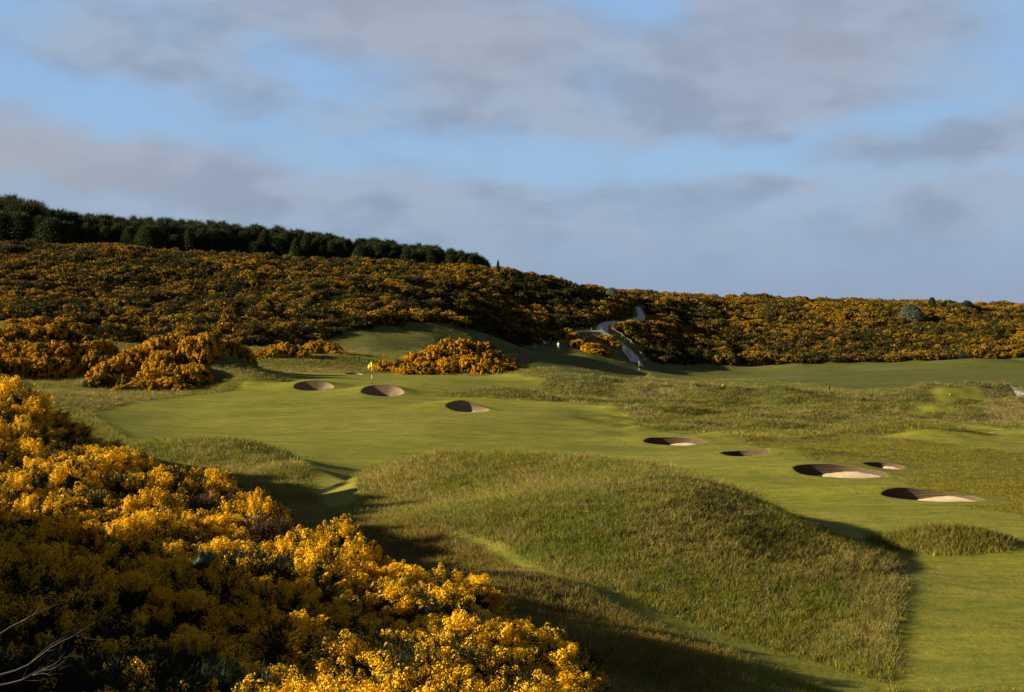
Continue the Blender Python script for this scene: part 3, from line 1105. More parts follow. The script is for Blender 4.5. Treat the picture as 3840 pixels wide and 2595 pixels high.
def core_dome(fn, scale, nu=16, nv=7):
    V = []
    for j in range(nv):
        el = -0.25 + (math.pi / 2 + .25) * j / (nv - 1)
        for i in range(nu):
            a = 2 * math.pi * i / nu
            V.append((math.cos(el) * math.cos(a), math.cos(el) * math.sin(a), math.sin(el)))
    V = fn(np.array(V)) * scale
    q = [(j * nu + i, j * nu + (i + 1) % nu, (j + 1) * nu + (i + 1) % nu, (j + 1) * nu + i) for j in range(nv - 1) for i in range(nu)]
    return V, np.array(q)


def gorse_arrays(seed, R, H, spikes, per, psize, spine_n, tips=60, gap=.16, bloom=.85, spike_len=(.16, .34), spike_r=.075, spine_len=.13, spine_w=.012, lobes=9, amp=.38, clump=.5):
    r = np.random.default_rng(seed)
    fn = dome_fn(r, R, H, lobes, amp)
    td = hemi(tips, r)
    d = unit(td[r.integers(0, tips, spikes)] + r.normal(size=(spikes, 3)) * (.62 / math.sqrt(tips)))
    dev = np.sqrt(np.min(np.sum((d[:, None] - td[None]) ** 2, -1), axis=1))
    base = fn(d) * (.92 - gap + gap * np.exp(-(dev * math.sqrt(tips) / .85) ** 2) + r.uniform(-.02, .03, spikes))[:, None]
    axis = unit(d * .75 + np.array((0, 0, .5)) + r.normal(size=d.shape) * .28)
    ln = r.uniform(*spike_len, spikes)
    # flowers come in drifts over the bush
    k = unit(r.normal(size=(7, 3)))
    drift = (np.cos(5.0 * (d @ k.T)).sum(1)) / 3.0 * clump + r.normal(size=spikes) * .45
    thr = np.quantile(drift, 1 - bloom)
    fl = drift >= thr
    bs, bx, bl = base[fl], axis[fl], ln[fl]
    n = len(bs)
    t = r.uniform(0, 1, (n, per)) ** .8
    ang = r.uniform(0, 2 * math.pi, (n, per))
    a, b2 = frames(bx, r)
    rr = spike_r * np.sqrt(np.clip(1 - t ** 2.2, .06, 1)) * r.uniform(.65, 1.08, (n, per)) * (bl / np.mean(spike_len))[:, None] ** .5
    rad = np.cos(ang)[..., None] * a[:, None] + np.sin(ang)[..., None] * b2[:, None]
    c = bs[:, None] + bx[:, None] * (t * bl[:, None])[..., None] + rad * rr[..., None]
    nr = unit(rad + bx[:, None] * (t * .9)[..., None] + r.normal(size=rad.shape) * .32)
    pv, pf = petals(c.reshape(-1, 3), nr.reshape(-1, 3), r.uniform(.75, 1.3, n * per) * psize, r)
    # spines: over the whole bush, longer on shoots without flowers
    sd = hemi(spine_n, r)
    sb = fn(sd) * r.uniform(.84, 1.0, spine_n)[:, None]
    sx = unit(sd + np.array((0, 0, .45)) + r.normal(size=sd.shape) * .55)
    sv, sf = blades(sb, sx, spine_len * r.uniform(.6, 1.5, spine_n), np.full(spine_n, spine_w), r)
    g = np.nonzero(~fl)[0]
    if len(g):
        m = max(6, int(per * .5))
        tt = r.uniform(0, 1, (len(g), m))
        c2 = base[g][:, None] + axis[g][:, None] * (tt * ln[g][:, None])[..., None]
        x2 = unit(axis[g][:, None] * .8 + r.normal(size=c2.shape) * .6)
        gv, gf = blades(c2.reshape(-1, 3), x2.reshape(-1, 3), spine_len * r.uniform(.5, 1.1, len(g) * m), np.full(len(g) * m, spine_w), r)
        sf = np.r_[sf, gf + len(sv)]
        sv = np.r_[sv, gv]
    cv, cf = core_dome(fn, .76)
    return dict(pv=pv, pf=pf, sv=sv, sf=sf, cv=cv, cf=cf)


def merge(arrs):
    """list of (arrays, matrix 3x3, translation) -> one set of arrays"""
    o = {}
    for key, fk in (('pv', 'pf'), ('sv', 'sf'), ('cv', 'cf')):
        V, Fc, n = [], [], 0
        for a, m, t in arrs:
            V.append(a[key] @ m.T + t); Fc.append(a[fk] + n); n += len(a[key])
        o[key], o[fk] = np.concatenate(V), np.concatenate(Fc)
    return o


def rotz(a, s=1.0, sz=None):
    c, q = math.cos(a), math.sin(a)
    return np.array(((c * s, -q * s, 0), (q * s, c * s, 0), (0, 0, sz if sz else s)))


def foliage_mesh(a, spine, core):
    n = len(a['sv'])
    return mesh_of('foliage', np.r_[a['sv'], a['cv']], [a['sf'], a['cf'] + n], [spine, core], slots=[0, 1])


# ------------------------------------------------------------------ gorse thicket on the near slope: every bush a thing
NEAR = []
for k in range(7):
    NEAR.append(('full', gorse_arrays(100 + k, 1.0, 1.25, 520, 66, .0205, 2400, tips=96, gap=.13, bloom=[.92, .82, .88, .76, .94, .70, .86][k], spike_len=(.12, .28), spike_r=.085, amp=.55, lobes=12, clump=.8)))
for k in range(3):
    NEAR.append(('sparse', gorse_arrays(140 + k, 1.0, 1.2, 420, 44, .024, 4200, bloom=[.22, .10, .34][k], clump=.9)))
NEAR.append(('dead', gorse_arrays(160, 1.0, 1.1, 420, 20, .02, 5200, bloom=.06, clump=.9)))
NEAR_MESH = []
for kind, a in NEAR:
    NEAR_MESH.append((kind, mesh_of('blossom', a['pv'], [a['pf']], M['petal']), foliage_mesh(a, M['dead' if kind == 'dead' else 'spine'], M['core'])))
FULL = [i for i, m in enumerate(NEAR_MESH) if m[0] == 'full']
SPARSE = [i for i, m in enumerate(NEAR_MESH) if m[0] == 'sparse']

near_protos = {}


def place_bush(idx, loc, rz, scale, label, group):
    kind, bm_, fm = NEAR_MESH[idx]
    if idx not in near_protos:
        root = empty('gorse_bush', loc, rz, scale)
        kids = [obj('blossom', bm_, root), obj('foliage', fm, root)]
        near_protos[idx] = (root, kids)
    else:
        root0, kids0 = near_protos[idx]
        root = root0.copy(); C.objects.link(root)
        root.location, root.rotation_euler, root.scale = loc, (0, 0, rz), scale
        for ch in kids0:
            c = ch.copy(); C.objects.link(c); c.parent = root
    root['label'], root['category'], root['group'] = label, 'gorse bush', group
    return root


def thicket():
    r = np.random.default_rng(5)
    chosen = []
    cand = np.c_[r.uniform(-48, 4, 40000), r.uniform(3, 80, 40000)]
    cand = cand[inside_poly(cand[:, 0], cand[:, 1], FORE)]
    # keep what the picture can show, and a margin that still casts shade into it
    keep = (cand[:, 0] > -.37 * cand[:, 1] - 5.5) & (cand[:, 1] > 6)
    cand = cand[keep]
    dist = poly_dist(cand[:, 0], cand[:, 1], FORE)
    order = np.argsort(-dist + r.uniform(0, 1.5, len(cand)))[::-1]
    pts_ = np.zeros((0, 2)); sp = np.zeros(0)
    for i in order:
        p = cand[i]
        rad = .97 + .0115 * math.hypot(*p)
        if len(pts_) and np.min(np.hypot(pts_[:, 0] - p[0], pts_[:, 1] - p[1]) - .5 * (sp + rad) * 1.16) < 0:
            continue
        pts_ = np.r_[pts_, p[None]]; sp = np.r_[sp, rad]
    for p, rad in zip(pts_, sp):
        x, y = p
        u = W2 + F * x / y
        z = lh(x, y)
        v = 306 + F * (ZC - z - 1.2) / y
        edge = -float(poly_dist(np.array([x]), np.array([y]), FORE)[0])
        nz = float(fbm(np.array([x / 6.0]), np.array([y / 6.0]), 120, 3)[0])
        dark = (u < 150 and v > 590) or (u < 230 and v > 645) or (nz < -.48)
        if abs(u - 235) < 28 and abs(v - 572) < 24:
            dark = True
        s = rad * r.uniform(.92, 1.2)
        sz = (rad * .55 + .45) * r.uniform(.82, 1.22) * (1 + .4 * nz)
        if edge < 1.2:
            sz *= .92
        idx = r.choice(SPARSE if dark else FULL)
        if not dark and edge < 5 and r.uniform() < .045:
            idx = len(NEAR_MESH) - 1
            sz *= .85
            lab = 'brown dead looking gorse bush among yellow ones near the thicket edge'
            grp = 'brown gorse bushes near the thicket edge'
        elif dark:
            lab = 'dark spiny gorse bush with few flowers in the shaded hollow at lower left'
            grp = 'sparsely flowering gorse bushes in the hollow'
        elif edge < 2.2:
            lab = 'yellow gorse bush on the outer edge of the near thicket, beside long grass'
            grp = 'gorse bushes along the thicket edge'
        else:
            lab = 'yellow flowering gorse bush within the dense near thicket on the slope'
            grp = 'gorse bushes within the near thicket'
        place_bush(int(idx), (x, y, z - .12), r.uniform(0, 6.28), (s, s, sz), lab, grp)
    print('near gorse bushes', len(pts_))


thicket()

# ------------------------------------------------------------------ gorse clumps that stand alone: one thing each
MID = [gorse_arrays(200 + k, 1.9, 1.75, 640, 26, .07, 1800, tips=120, gap=.09, bloom=[.86, .72, .8, .62][k], spike_len=(.14, .34), spike_r=.13, spine_len=.24, spine_w=.03, lobes=14, amp=.26, clump=.6) for k in range(4)]
MIDG = [gorse_arrays(220 + k, 1.7, 1.5, 420, 20, .07, 3600, tips=110, gap=.09, bloom=[.25, .4][k], spike_len=(.14, .34), spike_r=.12, spine_len=.24, spine_w=.03, lobes=12, amp=.45, clump=.8) for k in range(2)]


def clump(name, spots, label, seed, cat='gorse clump', mats=None):
    """spots: (u, v of the foot, distance, radius factor, height factor, green?)"""
    r = np.random.default_rng(seed)
    mats = mats or (M['petal_mid'], M['spine'], M['core'])
    spots = [(u, v, d, q * 1.2, min(hz * 1.05, 1.3 + .08 * hz), g) for u, v, d, q, hz, g in spots]
    P = [pt(u, v, d) for u, v, d, *_ in spots]
    x0, y0 = np.mean([p[0] for p in P]), np.mean([p[1] for p in P])
    z0 = lh(x0, y0)
    arr = []
    for (u, v, d, s, sz, green), p in zip(spots, P):
        a = (MIDG if green else MID)[r.integers(0, 2 if green else 4)]
        z = lh(p[0], p[1])
        arr.append((a, rotz(r.uniform(0, 6.28), s, sz), np.array((p[0] - x0, p[1] - y0, z - .15 - z0))))
    for (u, v, d, s, sz, green), p in list(zip(spots, P)) * 2:
        a = (MIDG if green else MID)[r.integers(0, 2 if green else 4)]
        q = (p[0] + r.uniform(-1.5, 1.5) * s, p[1] + r.uniform(-1.2, 1.2) * s)
        arr.append((a, rotz(r.uniform(0, 6.28), s * .8, sz * r.uniform(.75, 1.0)), np.array((q[0] - x0, q[1] - y0, lh(*q) - .15 - z0))))
    a = merge(arr)
    root = empty(name, (x0, y0, z0))
    tag(root, label, cat)
    obj('blossom', mesh_of('blossom', a['pv'], [a['pf']], mats[0]), root)
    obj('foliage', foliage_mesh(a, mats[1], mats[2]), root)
    return root


# left clump beside the green: about 18 m long
clump('gorse_clump', [(100, 384, 152, .95, .95, 1), (120, 383, 153, .9, .9, 1), (112, 378, 158, 1.0, 1.25, 0), (135, 376, 160, 1.1, 1.75, 0), (155, 374, 162, 1.15, 2.3, 0), (175, 372, 163, 1.2, 2.5, 0),
                      (195, 371, 164, 1.1, 2.35, 0), (212, 370, 164, 1.0, 2.2, 0), (228, 369, 164, 1.0, 2.05, 0), (242, 369, 164, .8, 1.5, 0), (150, 384, 152, 1.0, 1.25, 0), (168, 386, 150, .95, .85, 0),
                      (185, 380, 154, 1.0, 1.2, 0), (140, 387, 149, .8, .7, 0), (125, 388, 148, .6, .5, 0), (163, 377, 157, 1.05, 1.75, 0), (205, 375, 159, .9, 1.5, 0), (180, 387, 149, .6, .5, 0)],
      'broad orange yellow gorse clump on the bank left of the green', 31)
clump('gorse_clump', [(398, 370, 186, 1.0, .9, 0), (415, 370, 186, 1.1, 1.25, 0), (432, 370, 187, 1.1, 1.6, 0), (450, 370, 188, 1.1, 1.85, 0), (465, 369, 190, 1.1, 2.25, 0), (480, 370, 189, 1.1, 1.9, 0),
                      (494, 371, 187, 1.0, 1.3, 0), (503, 373, 185, .7, .7, 0), (405, 373, 183, .7, .6, 0), (425, 372, 184, .9, .85, 0), (447, 372, 184, .9, 1.0, 0), (470, 372, 184, 1.0, 1.2, 0), (488, 373, 183, .8, .8, 0), (440, 369, 192, 1.1, 1.9, 0)],
      'dome shaped golden gorse clump behind the yellow flag green', 32)
clump('gorse_clump', [(-20, 378, 170, 1.2, 2.2, 0), (5, 377, 170, 1.1, 2.0, 0), (28, 376, 170, 1.1, 2.0, 1), (50, 375, 172, 1.1, 2.3, 0), (70, 374, 173, 1.1, 2.2, 1), (88, 374, 172, 1.0, 1.9, 1), (100, 373, 171, .9, 1.5, 0),
                      (15, 382, 162, 1.0, 1.2, 0), (40, 381, 163, 1.0, 1.2, 0), (62, 380, 164, .9, 1.1, 0), (-10, 384, 160, 1.0, 1.3, 0), (0, 366, 178, 1.2, 2.0, 0), (30, 364, 180, 1.2, 1.6, 1), (-35, 372, 176, 1.3, 2.2, 0), (10, 378, 167, 1.1, 1.4, 0), (34, 378, 167, 1.1, 1.4, 0), (58, 377, 168, 1.1, 1.4, 0), (80, 377, 169, 1.0, 1.3, 0), (95, 378, 168, .9, 1.2, 0), (50, 370, 177, 1.2, 1.6, 0), (72, 370, 177, 1.1, 1.6, 1), (20, 371, 176, 1.2, 1.6, 0), (90, 370, 175, 1.0, 1.4, 1)],
      'shaggy greenish gold gorse mass at the left frame edge, behind the near thicket', 33)
clump('gorse_clump', [(262, 366, 192, .7, .8, 0), (272, 366, 192, .75, .85, 0), (284, 366, 194, .9, 1.2, 0), (295, 366, 194, .85, 1.05, 0), (303, 367, 193, .6, .7, 0)], 'low ragged gorse clump right of the broad clump, behind the green', 34)
clump('gorse_clump', [(312, 359, 203, .75, .95, 0), (322, 359, 204, .9, 1.15, 0), (333, 359, 203, .75, .9, 0), (341, 361, 201, .5, .55, 0)], 'small gorse clump casting a shadow at the foot of the bank', 35)
clump('gorse_clump', [(578, 352, 282, 1.0, .9, 0), (590, 356, 279, 1.0, 1.0, 0), (600, 360, 276, .8, .8, 0), (572, 346, 288, .9, .9, 0), (583, 345, 288, .8, .8, 0), (596, 352, 284, .8, .8, 0), (604, 358, 280, .6, .6, 0), (566, 341, 292, .8, .9, 0)],
      'gorse clump between the golfers and the gravel path', 36)
clump('gorse_clump', [(609, 343, 294, .85, .8, 0), (615, 344, 293, .6, .6, 0)], 'little round gorse bush hugging the left edge of the gravel path', 37)
clump('gorse_clump', [(614, 333.5, 306, .6, .75, 0), (621, 333, 308, .7, .9, 0), (628, 332, 311, .75, 1.0, 0), (635, 330, 315, .75, 1.0, 0), (641, 328, 319, .6, .8, 0)],
      'gorse clump on the inside of the bend of the gravel path, hiding part of it', 39)
clump('gorse_clump', [(40, 338, 196, 1.0, .9, 0), (60, 338, 197, 1.2, 1.1, 0), (80, 340, 197, 1.1, 1.0, 0), (92, 342, 197, .8, .7, 0), (20, 334, 198, .8, .6, 0)], 'gorse clump along the foot of the left hillside, above a grassy gap', 38)


# ------------------------------------------------------------------ instanced masses (grass, gorse on the hills)
LIB = bpy.data.collections.new('plant_library')


def scatter(name, protos, loc, rot, scl, idx, tint):
    """one object whose points carry copies of small plant meshes"""
    col = bpy.data.collections.new(name + '_forms')
    for k, me in enumerate(protos):
        o = bpy.data.objects.new('%s_form_%02d' % (name, k), me)
        col.objects.link(o)
    me = bpy.data.meshes.new(name)
    n = len(loc)
    me.vertices.add(n)
    me.vertices.foreach_set('co', np.ascontiguousarray(loc, np.float32).ravel())
    for nm, tp, arr, key in (('turn', 'FLOAT_VECTOR', rot, 'vector'), ('size', 'FLOAT_VECTOR', scl, 'vector'), ('form', 'INT', idx, 'value')):
        a = me.attributes.new(nm, tp, 'POINT')
        a.data.foreach_set(key, np.ascontiguousarray(arr, np.int32 if tp == 'INT' else np.float32).ravel())
    colour_attr(me, 'tint', tint)
    o = obj(name, me)
    ng = bpy.data.node_groups.new(name + '_scatter', 'GeometryNodeTree')
    ng.interface.new_socket('Geometry', in_out='INPUT', socket_type='NodeSocketGeometry')
    ng.interface.new_socket('Geometry', in_out='OUTPUT', socket_type='NodeSocketGeometry')
    gi, go = ng.nodes.new('NodeGroupInput'), ng.nodes.new('NodeGroupOutput')
    ci = ng.nodes.new('GeometryNodeCollectionInfo')
    ci.inputs['Collection'].default_value = col
    ci.inputs['Separate Children'].default_value = True
    ci.inputs['Reset Children'].default_value = True
    ip = ng.nodes.new('GeometryNodeInstanceOnPoints')
    ip.inputs['Pick Instance'].default_value = True

    def attr(nm, tp):
        nd = ng.nodes.new('GeometryNodeInputNamedAttribute')
        nd.data_type = tp
        nd.inputs['Name'].default_value = nm
        return nd.outputs['Attribute']
    er = ng.nodes.new('FunctionNodeEulerToRotation')
    lk = ng.links.new
    lk(attr('turn', 'FLOAT_VECTOR'), er.inputs[0])
    lk(gi.outputs[0], ip.inputs['Points'])
    lk(ci.outputs[0], ip.inputs['Instance'])
    lk(attr('form', 'INT'), ip.inputs['Instance Index'])
    lk(er.outputs[0], ip.inputs['Rotation'])
    lk(attr('size', 'FLOAT_VECTOR'), ip.inputs['Scale'])
    lk(ip.outputs[0], go.inputs[0])
    md = o.modifiers.new('scatter', 'NODES')
    md.node_group = ng
    return o


def hill_gorse():
    r = np.random.default_rng(17)
    protos, kinds = [], []
    for k in range(8):
        bl = [.85, .72, .6, .5, .36, .2, .06, .95][k]
        a = gorse_arrays(300 + k, 1.55, 1.45, 330, 10, .115, 900, tips=80, gap=.07, bloom=bl, spike_len=(.22, .42), spike_r=.15, spine_len=.26, spine_w=.05, lobes=8, amp=.4, clump=1.0)
        n1, n2 = len(a['pv']), len(a['sv'])
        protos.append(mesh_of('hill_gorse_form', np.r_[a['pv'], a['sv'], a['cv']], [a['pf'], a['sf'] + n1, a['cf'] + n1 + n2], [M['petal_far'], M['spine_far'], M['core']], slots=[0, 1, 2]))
    for name, P, lab in (('gorse_thicket', HILL_LEFT, 'gorse covering the left hillside below the dark wood'), ('gorse_thicket', HILL_RIGHT, 'gorse covering the right hillside beyond the gravel path')):
        lo, hi = P.min(0), P.max(0)
        L = []
        step = 1.28
        gx, gy = np.meshgrid(np.arange(lo[0], hi[0], step), np.arange(lo[1], hi[1], step))
        c = np.c_[gx.ravel(), gy.ravel()] + r.uniform(-.62, .62, (gx.size, 2))
        c = c[inside_poly(c[:, 0], c[:, 1], P)]
        c = c[np.abs(c[:, 0]) < .40 * c[:, 1] + 6]
        e = -poly_dist(c[:, 0], c[:, 1], P)
        # paths through the gorse stay open
        clear = np.ones(len(c), bool)
        for tp, wd in PATHS:
            d = np.full(len(c), 1e9)
            for a, b2 in zip(tp[:-1], tp[1:]):
                dx, dy = b2 - a
                t = np.clip(((c[:, 0] - a[0]) * dx + (c[:, 1] - a[1]) * dy) / (dx * dx + dy * dy), 0, 1)
                d = np.minimum(d, np.hypot(c[:, 0] - a[0] - t * dx, c[:, 1] - a[1] - t * dy))
            clear &= d > wd / 2 + (1.5 if P is HILL_LEFT else .55)
        c, e = c[clear], e[clear]
        x, y = c[:, 0], c[:, 1]
        n = len(c)
        z = land_height(x, y)
        n1 = fbm(x / 19, y / 24, 130, 4); n2 = fbm(x / 4, y / 5, 140, 3)
        big = r.uniform(size=n) < .10
        n3 = fbm(x / 9, y / 11, 145, 3)
        s = r.uniform(.6, 1.1, n) * (1 + .25 * n2) * np.where(big, 1.75, 1.0)
        hz = s * r.uniform(.75, 1.3, n) * (1 + .45 * n2 + .25 * n1) * np.where(e < 2, .85, 1)
        hz = np.clip(hz * (1.05 + .55 * n3) * np.where(big, .8, 1) * .86, .35, 1.35)
        q = n1 * 1.25 + n2 * .5 + r.normal(size=n) * .28
        rank = q.argsort().argsort() / n
        if P is HILL_RIGHT:
            bins = [.20, .42, .62, .77, .88, .94, .975]
        else:
            bins = [.22, .46, .67, .81, .90, .95, .98]
        order = [6, 5, 4, 3, 2, 1, 0, 7]
        idx = np.array(order)[np.searchsorted(bins, rank)]
        base = np.ones((n, 3))
        gn = fbm(x / 9, y / 9, 150, 3)
        base = base * (1 + .22 * r.normal(size=n) * .6)[:, None]
        base[:, 0] *= 1 - .12 * np.clip(gn, 0, 1)
        base[:, 1] *= 1 + .14 * gn
        base = np.clip(base, .4, 1.5)
        rot = np.c_[r.normal(size=n) * .08, r.normal(size=n) * .08, r.uniform(0, 6.28, n)]
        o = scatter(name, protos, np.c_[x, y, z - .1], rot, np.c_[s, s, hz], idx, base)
        tag(o, lab, 'gorse', kind='stuff')
        print(name, n)


PATHS = []


def trackline(rows):
    return np.array([pt(*q)[:2] for q in rows])


PATHS.append((trackline([(637, 368, 284), (633, 358, 289), (625, 349, 293), (612, 339, 297), (601, 331.5, 300), (604, 328, 306), (618, 325.5, 314), (634, 322.5, 321), (641, 317, 328), (641.5, 313, 336), (638, 306.5, 348)]), 2.7))
PATHS.append((trackline([(600, 332, 299), (586, 335, 297), (572, 338, 295), (558, 341, 293)]), 2.2))


def build_path(line, width, label):
    # resample, drape on the ground
    seg = np.r_[0, np.cumsum(np.linalg.norm(np.diff(line, axis=0), axis=1))]
    t = np.arange(0, seg[-1], .6)
    p = np.c_[np.interp(t, seg, line[:, 0]), np.interp(t, seg, line[:, 1])]
    for _ in range(8):
        p[1:-1] = (p[:-2] + p[1:-1] * 2 + p[2:]) / 4
    tg = unit(np.gradient(p, axis=0))
    nr = np.c_[-tg[:, 1], tg[:, 0]]
    w = width * (1 + .12 * fbm(t / 4, t * 0, 160, 3)) * (1.3 - .65 * t / t[-1])
    V = []
    cols = np.linspace(-.5, .5, 7)
    for s in cols:
        q = p + nr * (w * s)[:, None]
        V.append(np.c_[q, land_height(q[:, 0], q[:, 1]) + .16 - .10 * abs(s) * 2])
    V = np.stack(V, 1).reshape(-1, 3)
    k = len(cols)
    i = np.arange(len(p) - 1)[:, None] * k + np.arange(k - 1)[None]
    f = np.stack([i, i + 1, i + 1 + k, i + k], -1).reshape(-1, 4)
    o = obj('path', mesh_of('path', V, [f], M['gravel'], True))
    tag(o, label, kind='structure')
    return p, nr


main_line = build_path(PATHS[0][0], 2.2, 'pale gravel path winding up through the gorse')
side_line = build_path(PATHS[1][0], .9, 'narrow side path behind the golfers')
build_path(np.array([pt(u, v, d)[:2] for u, v, d in ((1018.5, 396, 166), (1026, 398, 163), (1045, 402, 156), (1080, 410, 146))]), 3.2, 'pale path end at the right frame edge')
hill_gorse()


# ------------------------------------------------------------------ long grass
def tuft(seed, n, hgt, spread, wd, heads):
    r = np.random.default_rng(seed)
    V, Q, T, k = [], [], [], 0
    for i in range(n):
        a = r.uniform(0, 6.28); rad = spread * math.sqrt(r.uniform())
        p = np.array((rad * math.cos(a), rad * math.sin(a), -.04))
        h = hgt * r.uniform(.55, 1.15)
        ln = np.array((math.cos(a), math.sin(a), 0)) * r.uniform(.02, .38) * h + np.array((.10, .02, 0)) * h
        b = r.uniform(0, 6.28)
        s = np.array((math.cos(b), math.sin(b), 0)) * wd * r.uniform(.6, 1.3)
        mid = p + np.array((0, 0, h * .6)) + ln * .35
        tip = p + np.array((0, 0, h)) + ln
        V += [p - s, p + s, mid + s * .7, mid - s * .7, tip]
        Q.append((k, k + 1, k + 2, k + 3)); T.append((k + 3, k + 2, k + 4)); k += 5
        if r.uniform() < heads:
            c = tip; hh = np.array((0, 0, h * .22)) + ln * .25
            V += [c - s * 1.2, c + s * 1.2, c + hh]
            T.append((k, k + 1, k + 2)); k += 3
    return mesh_of('grass_form', np.array(V), [np.array(Q), np.array(T)], M['grass'])


def long_grass():
    r = np.random.default_rng(23)
    protos = [tuft(400 + k, [16, 16, 14, 14, 12, 12][k], 1.0, .42, .0155, [.05, .1, .3, .5, .7, .2][k]) for k in range(6)]
    X, Y, D = [], [], []
    # density falls off with distance
    bands = [(26, 40, 75), (40, 60, 66), (60, 80, 38), (80, 110, 15), (110, 150, 10.0), (150, 215, 6), (215, 300, .9)]
    for y0, y1, den in bands:
        n = int(den * .41 * 2 * (y1 ** 2 - y0 ** 2) / 2)
        y = np.sqrt(r.uniform(y0 ** 2, y1 ** 2, n))
        x = r.uniform(-.41, .41, n) * y + r.uniform(-1, 1, n)
        X.append(x); Y.append(y)
    x, y = np.concatenate(X), np.concatenate(Y)
    o = zone_weights(x, y)
    w = np.clip(o['long'] + o['tussock'] * .8, 0, 1)
    w = np.where(gorse_floor(x, y) > .6, 0, w)
    w = np.where(o['track'] > .3, 0, w)
    semi = o['semi'] * (1 - o['tussock']) * .75
    keep = r.uniform(size=len(x)) < np.maximum(w, semi)
    for b in BUNKERS:
        P = bunker_outline(b)
        near = np.nonzero((np.abs(x - b['c'][0]) < b['a'] + 2) & (np.abs(y - b['c'][1]) < b['b'] + 2))[0]
        keep[near] &= poly_dist(x[near], y[near], P) > .35
    for P, wd in PATHS:
        pass
    x, y = x[keep], y[keep]
    w, semi = w[keep], semi[keep]
    tus = o['tussock'][keep]; mnd = o['mound'][keep]
    z = land_height(x, y)
    n = len(x)
    col, _ = ground_colour(x, y)
    d = y
    n2 = fbm(x / 2.2, y / 2.2, 170, 3)
    lush = fbm(x / 5, y / 5, 175, 3)
    h = (.185 + .08 * n2 + .04 * r.normal(size=n)) * (1 + .25 * tus + .25 * sstep(.1, .5, lush))
    h = np.where(semi > w, .085 + .03 * n2, h) * np.where(d > 100, .92, 1.0) * np.where(d < 60, .92, 1)
    far_bank = sstep(150, 165, d) * (1 - sstep(190, 200, d)) * sstep(535, 560, W2 + F * x / d)
    h = h * (1 + .5 * far_bank)
    h = np.clip(h, .05, .9)
    fat = np.clip(d / 52, .8, 2.2) * np.where(semi > w, .75, 1.0)
    scl = np.c_[fat * .62, fat * .62, h]
    tint = np.array(col)
    tint = tint * 1.72 * np.array((1.10, 1.06, .85))
    rnd = r.uniform(size=n)
    tint = np.where((semi > w)[:, None], tint * .80, tint)
    dry = np.clip(.20 + .22 * sstep(105, 125, d) + .45 * n2 - .45 * lush, 0, .6) * (semi <= w)
    m1 = rnd < dry
    tint[m1] = np.array((.32, .27, .11)) * r.uniform(.65, 1.1, (m1.sum(), 1))
    m2 = (rnd > .80) & (semi <= w)
    tint[m2] = np.array((.125, .170, .030)) * r.uniform(.7, 1.2, (m2.sum(), 1))
    pale = (far_bank > .5) & (r.uniform(size=n) < .35)
    tint[pale] = np.array((.24, .23, .12)) * r.uniform(.7, 1.1, (pale.sum(), 1))
    bent = (~m1) & (mnd < .3) & (d < 54) & (semi < .2) & (r.uniform(size=n) < .3)
    tint[bent] = np.array((.23, .150, .050)) * r.uniform(.7, 1.15, (bent.sum(), 1))
    tint *= r.uniform(.8, 1.2, (n, 1))
    idx = r.integers(0, 6, n)
    rot = np.c_[r.normal(size=n) * .10, r.normal(size=n) * .10, r.uniform(0, 6.28, n)]
    g = scatter('grass', protos, np.c_[x, y, z], rot, scl, idx, np.clip(tint, .005, .8))
    tag(g, 'long rough grass over the mound, banks and hollows', 'grass', kind='stuff')
    print('grass tufts', n)


long_grass()


